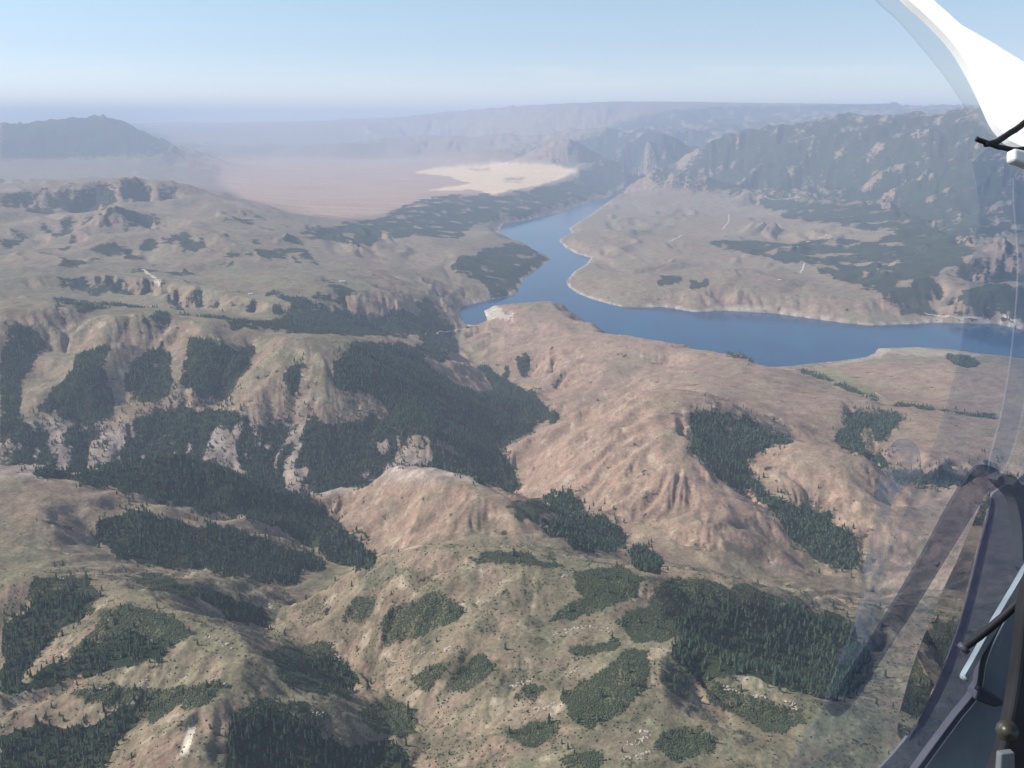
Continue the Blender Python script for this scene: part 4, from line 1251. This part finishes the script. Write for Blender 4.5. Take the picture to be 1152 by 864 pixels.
def clear_mat(name, tint, cover, cover_col, rough=0.1, var=0.0, scale=20.0):
    """clear plastic: tinted see-through, with a share of opaque surface colour"""
    m = bpy.data.materials.new(name); m.use_nodes = True
    N, L = m.node_tree.nodes, m.node_tree.links; N.clear()
    o = N.new('ShaderNodeOutputMaterial'); mx = N.new('ShaderNodeMixShader')
    tr = N.new('ShaderNodeBsdfTransparent'); tr.inputs['Color'].default_value = tint + (1,)
    pb = N.new('ShaderNodeBsdfPrincipled'); pb.inputs['Base Color'].default_value = cover_col + (1,); pb.inputs['Roughness'].default_value = rough
    if var:
        tc = N.new('ShaderNodeTexCoord'); f = noise_node(N, L, tc.outputs['Object'], scale, 4)
        L.new(maprange(N, L, f, 0.3, 0.7, max(cover - var, 0), min(cover + var, 1)), mx.inputs['Fac'])
    else: mx.inputs['Fac'].default_value = cover
    L.new(tr.outputs[0], mx.inputs[1]); L.new(pb.outputs[0], mx.inputs[2]); L.new(mx.outputs[0], o.inputs['Surface'])
    return m

M_WHITE = two_tone('white_paint', (.70, .71, .70), (.80, .80, .79), 9.0, 0.35, 0.4)
M_FRAME = two_tone('grey_blue_frame_paint', (.10, .13, .17), (.14, .175, .215), 25.0, 0.5, 0.4, 0.15)
M_DARK = two_tone('black_rubber', (.012, .012, .015), (.025, .025, .030), 30.0, 0.6, 0.3)
M_SHADE = two_tone('dark_trim', (.050, .052, .075), (.075, .078, .10), 30.0, 0.5, 0.3)
M_METAL = two_tone('worn_metal', (.16, .19, .22), (.26, .30, .34), 40.0, 0.35, 0.5)
M_BRASS = two_tone('old_brass', (.030, .030, .022), (.055, .052, .034), 60.0, 0.4, 0.5)
M_CLEAR = clear_mat('clear_window', (.90, .93, .97), 0.05, (.35, .40, .46), 0.15, 0.03, 6.0)
M_GHOST = clear_mat('ghost_edge', (.88, .90, .92), 0.10, (.62, .64, .64), 0.3)  # ghost of the post's double reflection, laid in as a translucent band
M_REFL_DARK = clear_mat('dark_reflection', (.72, .75, .82), 0.16, (.085, .092, .12), 0.4, 0.14, 12.0)  # dark frame reflected in the glass, put into this strip's colour
M_VEIL = clear_mat('reflection_veil', (.66, .70, .78), 0.32, (.26, .28, .32), 0.5, 0.10, 7.0)  # grey veil of cabin reflections, put into the pane's colour
M_STREAK = clear_mat('milky_streak', (.97, .97, .98), 0.19, (.62, .62, .66), 0.6, 0.17, 34.0)  # pale translucent streak lying on the pane

post = thing('window_post', 'white painted window post curving down from the top right corner', 'window post', pc(1100, 80, 0.78))
slab('post_body', [(975,-50),(1004,-20),(1022,0),(1051,26),(1076,54),(1094,84),(1107,110),(1120,138),(1131,152),(1140,160),(1165,168),(1240,180),(1240,128),(1190,94),(1152,70),(1120,50),(1096,36),(1082,28),(1066,14),(1046,-4),(1020,-30),(1000,-60)], 0.78, 0.010, M_WHITE, post, 4, 0.003, lambda u, v: 0.79 - (u - 1060) * 0.0007)
slab('ghost_edge', [(955,-50),(984,-4),(1010,20),(1040,54),(1064,84),(1083,112),(1100,136),(1122,156),(1140,164),(1142,158),(1128,150),(1116,136),(1102,108),(1089,82),(1071,52),(1046,24),(1016,-2),(980,-50)], 0.80, 0.004, M_GHOST, post, 3, 0, lambda u, v: 0.83 - (u - 1060) * 0.0007)
slab('bracket', [(1141,166),(1170,172),(1170,190),(1141,180)], 0.68, 0.012, M_WHITE, post, 1, 0.002, None, False)

cab = thing('cable', 'thin black cable looped across the foot of the white window post', 'cable', pc(1130, 158, 0.74))
rod('upper_strand', [(1200,100),(1165,128),(1148,142),(1134,151),(1120,160),(1108,162)], 0.70, 0.0022, M_DARK, cab)
rod('lower_strand', [(1098,156),(1108,160),(1128,166),(1150,168),(1200,160)], 0.70, 0.0018, M_DARK, cab)

glass = thing('side_window', 'clear side window pane with dark reflection strips at the right edge', 'window', pc(1080, 500, 0.9))
slab('window_pane', [(1112,166),(1104,230),(1092,320),(1076,420),(1052,500),(1012,590),(968,690),(925,800),(905,900),(1300,900),(1300,166)], 0.95, 0.004, M_CLEAR, glass, 3)
slab('bright_reflection', [(1141,200),(1146,300),(1138,400),(1126,470),(1112,530),(1130,530),(1150,470),(1162,380),(1172,280),(1168,200)], 0.93, 0.003, clear_mat('pale_reflection', (.95, .96, .98), 0.14, (.50, .55, .60), 0.3, 0.04, 6.0), glass, 3)  # line of reflection on the glass, painted as a pale translucent strip
slab('reflection_strip', [(1094,530),(1108,523),(1124,530),(1130,545),(1112,556),(1092,584),(1066,626),(1030,684),(992,742),(966,784),(944,806),(932,800),(938,786),(962,750),(1000,690),(1040,622),(1070,566)], 0.88, 0.006, M_REFL_DARK, glass, 3)
slab('lower_pane', [(1128,548),(1114,560),(1112,580),(1100,625),(1086,680),(1066,740),(1040,800),(1012,840),(985,870),(960,900),(1160,900),(1160,560),(1140,546)], 0.86, 0.004, M_VEIL, glass, 3)
slab('pale_streak', [(1004,498),(1022,494),(1034,506),(1036,530),(1020,548),(1006,560),(1000,590),(994,625),(988,665),(980,712),(966,716),(963,700),(968,660),(978,610),(986,570),(992,530)], 0.91, 0.0002, M_STREAK, glass, 3)
slab('pale_streak', [(975,712),(968,720),(946,730),(938,742),(952,746),(975,736),(990,722)], 0.91, 0.0002, clear_mat('faint_streak', (.97, .97, .98), 0.08, (.6, .6, .62), 0.6), glass, 3)

# mirror sliver added for the opposite window's reflection: it mirrors the hills ahead
d1 = (pc(1062, 690, 1.0) - cam.location).normalized(); d2 = (pc(90, 640, 1.0) - cam.location).normalized()
mn = (d2 - d1).normalized(); mc = pc(1062, 690, 0.80)
def mirror_depth(u, v):
    dr = pc(u, v, 1.0) - cam.location
    return (mc - cam.location).dot(mn) / dr.dot(mn)
m_mir = bpy.data.materials.new('mirror_sliver'); m_mir.use_nodes = True
N, L = m_mir.node_tree.nodes, m_mir.node_tree.links; N.clear()
mo = N.new('ShaderNodeOutputMaterial'); mm = N.new('ShaderNodeMixShader'); mm.inputs['Fac'].default_value = 0.80
mt = N.new('ShaderNodeBsdfTransparent'); mt.inputs['Color'].default_value = (.7, .72, .76, 1)
mg = N.new('ShaderNodeBsdfGlossy'); mg.inputs['Roughness'].default_value = 0.0; mg.inputs['Color'].default_value = (.92, .90, .90, 1)
L.new(mt.outputs[0], mm.inputs[1]); L.new(mg.outputs[0], mm.inputs[2]); L.new(mm.outputs[0], mo.inputs['Surface'])
slab('mirror_sliver', [(1113,550),(1096,588),(1079,628),(1062,665),(1046,703),(1031,740),(1019,780),(1011,812),(1012,830),(1021,829),(1036,806),(1052,772),(1066,736),(1079,700),(1092,652),(1103,606),(1112,572)], 0.80, 0.002, m_mir, glass, 3, 0, mirror_depth)
slab('pane_edge', [(1116,560),(1113,575),(1104,608),(1093,654),(1080,702),(1067,738),(1053,774),(1037,808),(1022,832),(1030,830),(1044,810),(1062,776),(1078,738),(1090,704),(1102,656),(1112,610),(1120,572)], 0.84, 0.003, clear_mat('violet_edge', (.70, .70, .82), 0.22, (.13, .13, .18), 0.4), glass, 3)

fr = thing('window_frame', 'grey blue window frame with dark trim in the bottom right corner', 'window frame', pc(1120, 780, 0.62))
slab('frame_body', [(1160,640),(1140,680),(1120,716),(1108,745),(1104,770),(1098,786),(1080,808),(1062,832),(1040,862),(1020,890),(1010,920),(1170,920),(1170,640)], 0.66, 0.012, M_FRAME, fr, 3, 0.003)
slab('frame_lip', [(1160,632),(1138,672),(1117,710),(1104,742),(1100,768),(1094,782),(1076,804),(1058,828),(1036,858),(1010,896),(1016,898),(1042,862),(1064,832),(1082,808),(1100,786),(1106,770),(1110,745),(1122,714),(1142,678),(1162,644)], 0.648, 0.008, M_SHADE, fr, 3, 0.002)
slab('cross_rib', [(1102,772),(1112,778),(1126,786),(1132,792),(1120,796),(1104,790),(1096,786)], 0.645, 0.012, M_SHADE, fr, 2, 0.003)
slab('dark_pillar', [(1175,620),(1160,650),(1151,690),(1146,740),(1139,790),(1128,840),(1118,870),(1108,900),(1200,900),(1200,620)], 0.60, 0.012, M_DARK, fr, 3, 0.003)
slab('upper_corner', [(1122,540),(1130,534),(1142,536),(1150,546),(1165,556),(1165,640),(1152,640),(1150,600),(1144,566),(1134,552)], 0.70, 0.015, clear_mat('smoked_corner', (.60, .64, .70), 0.3, (.14, .155, .18), 0.5), fr, 3)

stay = thing('stay_rod', 'dark stay rod running up to the right beside the bright metal strip', 'rod', pc(1100, 720, 0.63))
rod('rod', [(1085,728),(1100,717),(1125,697),(1152,672),(1190,640)], 0.632, 0.0026, M_DARK, stay)
rod('end_cap', [(1082,731),(1086,727.5)], 0.632, 0.0040, M_SHADE, stay, 2)
strip_ = thing('metal_strip', 'bright worn metal strip along the edge of the window frame', 'strip', pc(1100, 740, 0.64))
slab('strip_body', [(1160,632),(1140,664),(1122,694),(1106,722),(1094,744),(1084,762),(1088,766),(1098,750),(1112,727),(1128,700),(1146,670),(1164,642)], 0.643, 0.006, M_METAL, strip_, 3, 0.001)
rod('strip_end', [(1085,764),(1087,762.5)], 0.640, 0.0022, M_METAL, strip_, 1)

lat = thing('window_latch', 'round dark brass latch knob with a small pale plate below it', 'latch', pc(1133, 822, 0.58))
rod('knob', [(1133,822,0.592),(1133,822,0.586),(1133,822,0.578)], 0.585, 0.0062, M_BRASS, lat, 2)
rod('knob_cap', [(1133,822,0.578),(1133,822,0.574)], 0.58, 0.0040, M_BRASS, lat, 2)
slab('plate', [(1126,848),(1142,846),(1143,880),(1124,880)], 0.585, 0.006, two_tone('pale_plate', (.10, .115, .12), (.15, .17, .175), 30.0), lat, 1, 0.001, None, False)
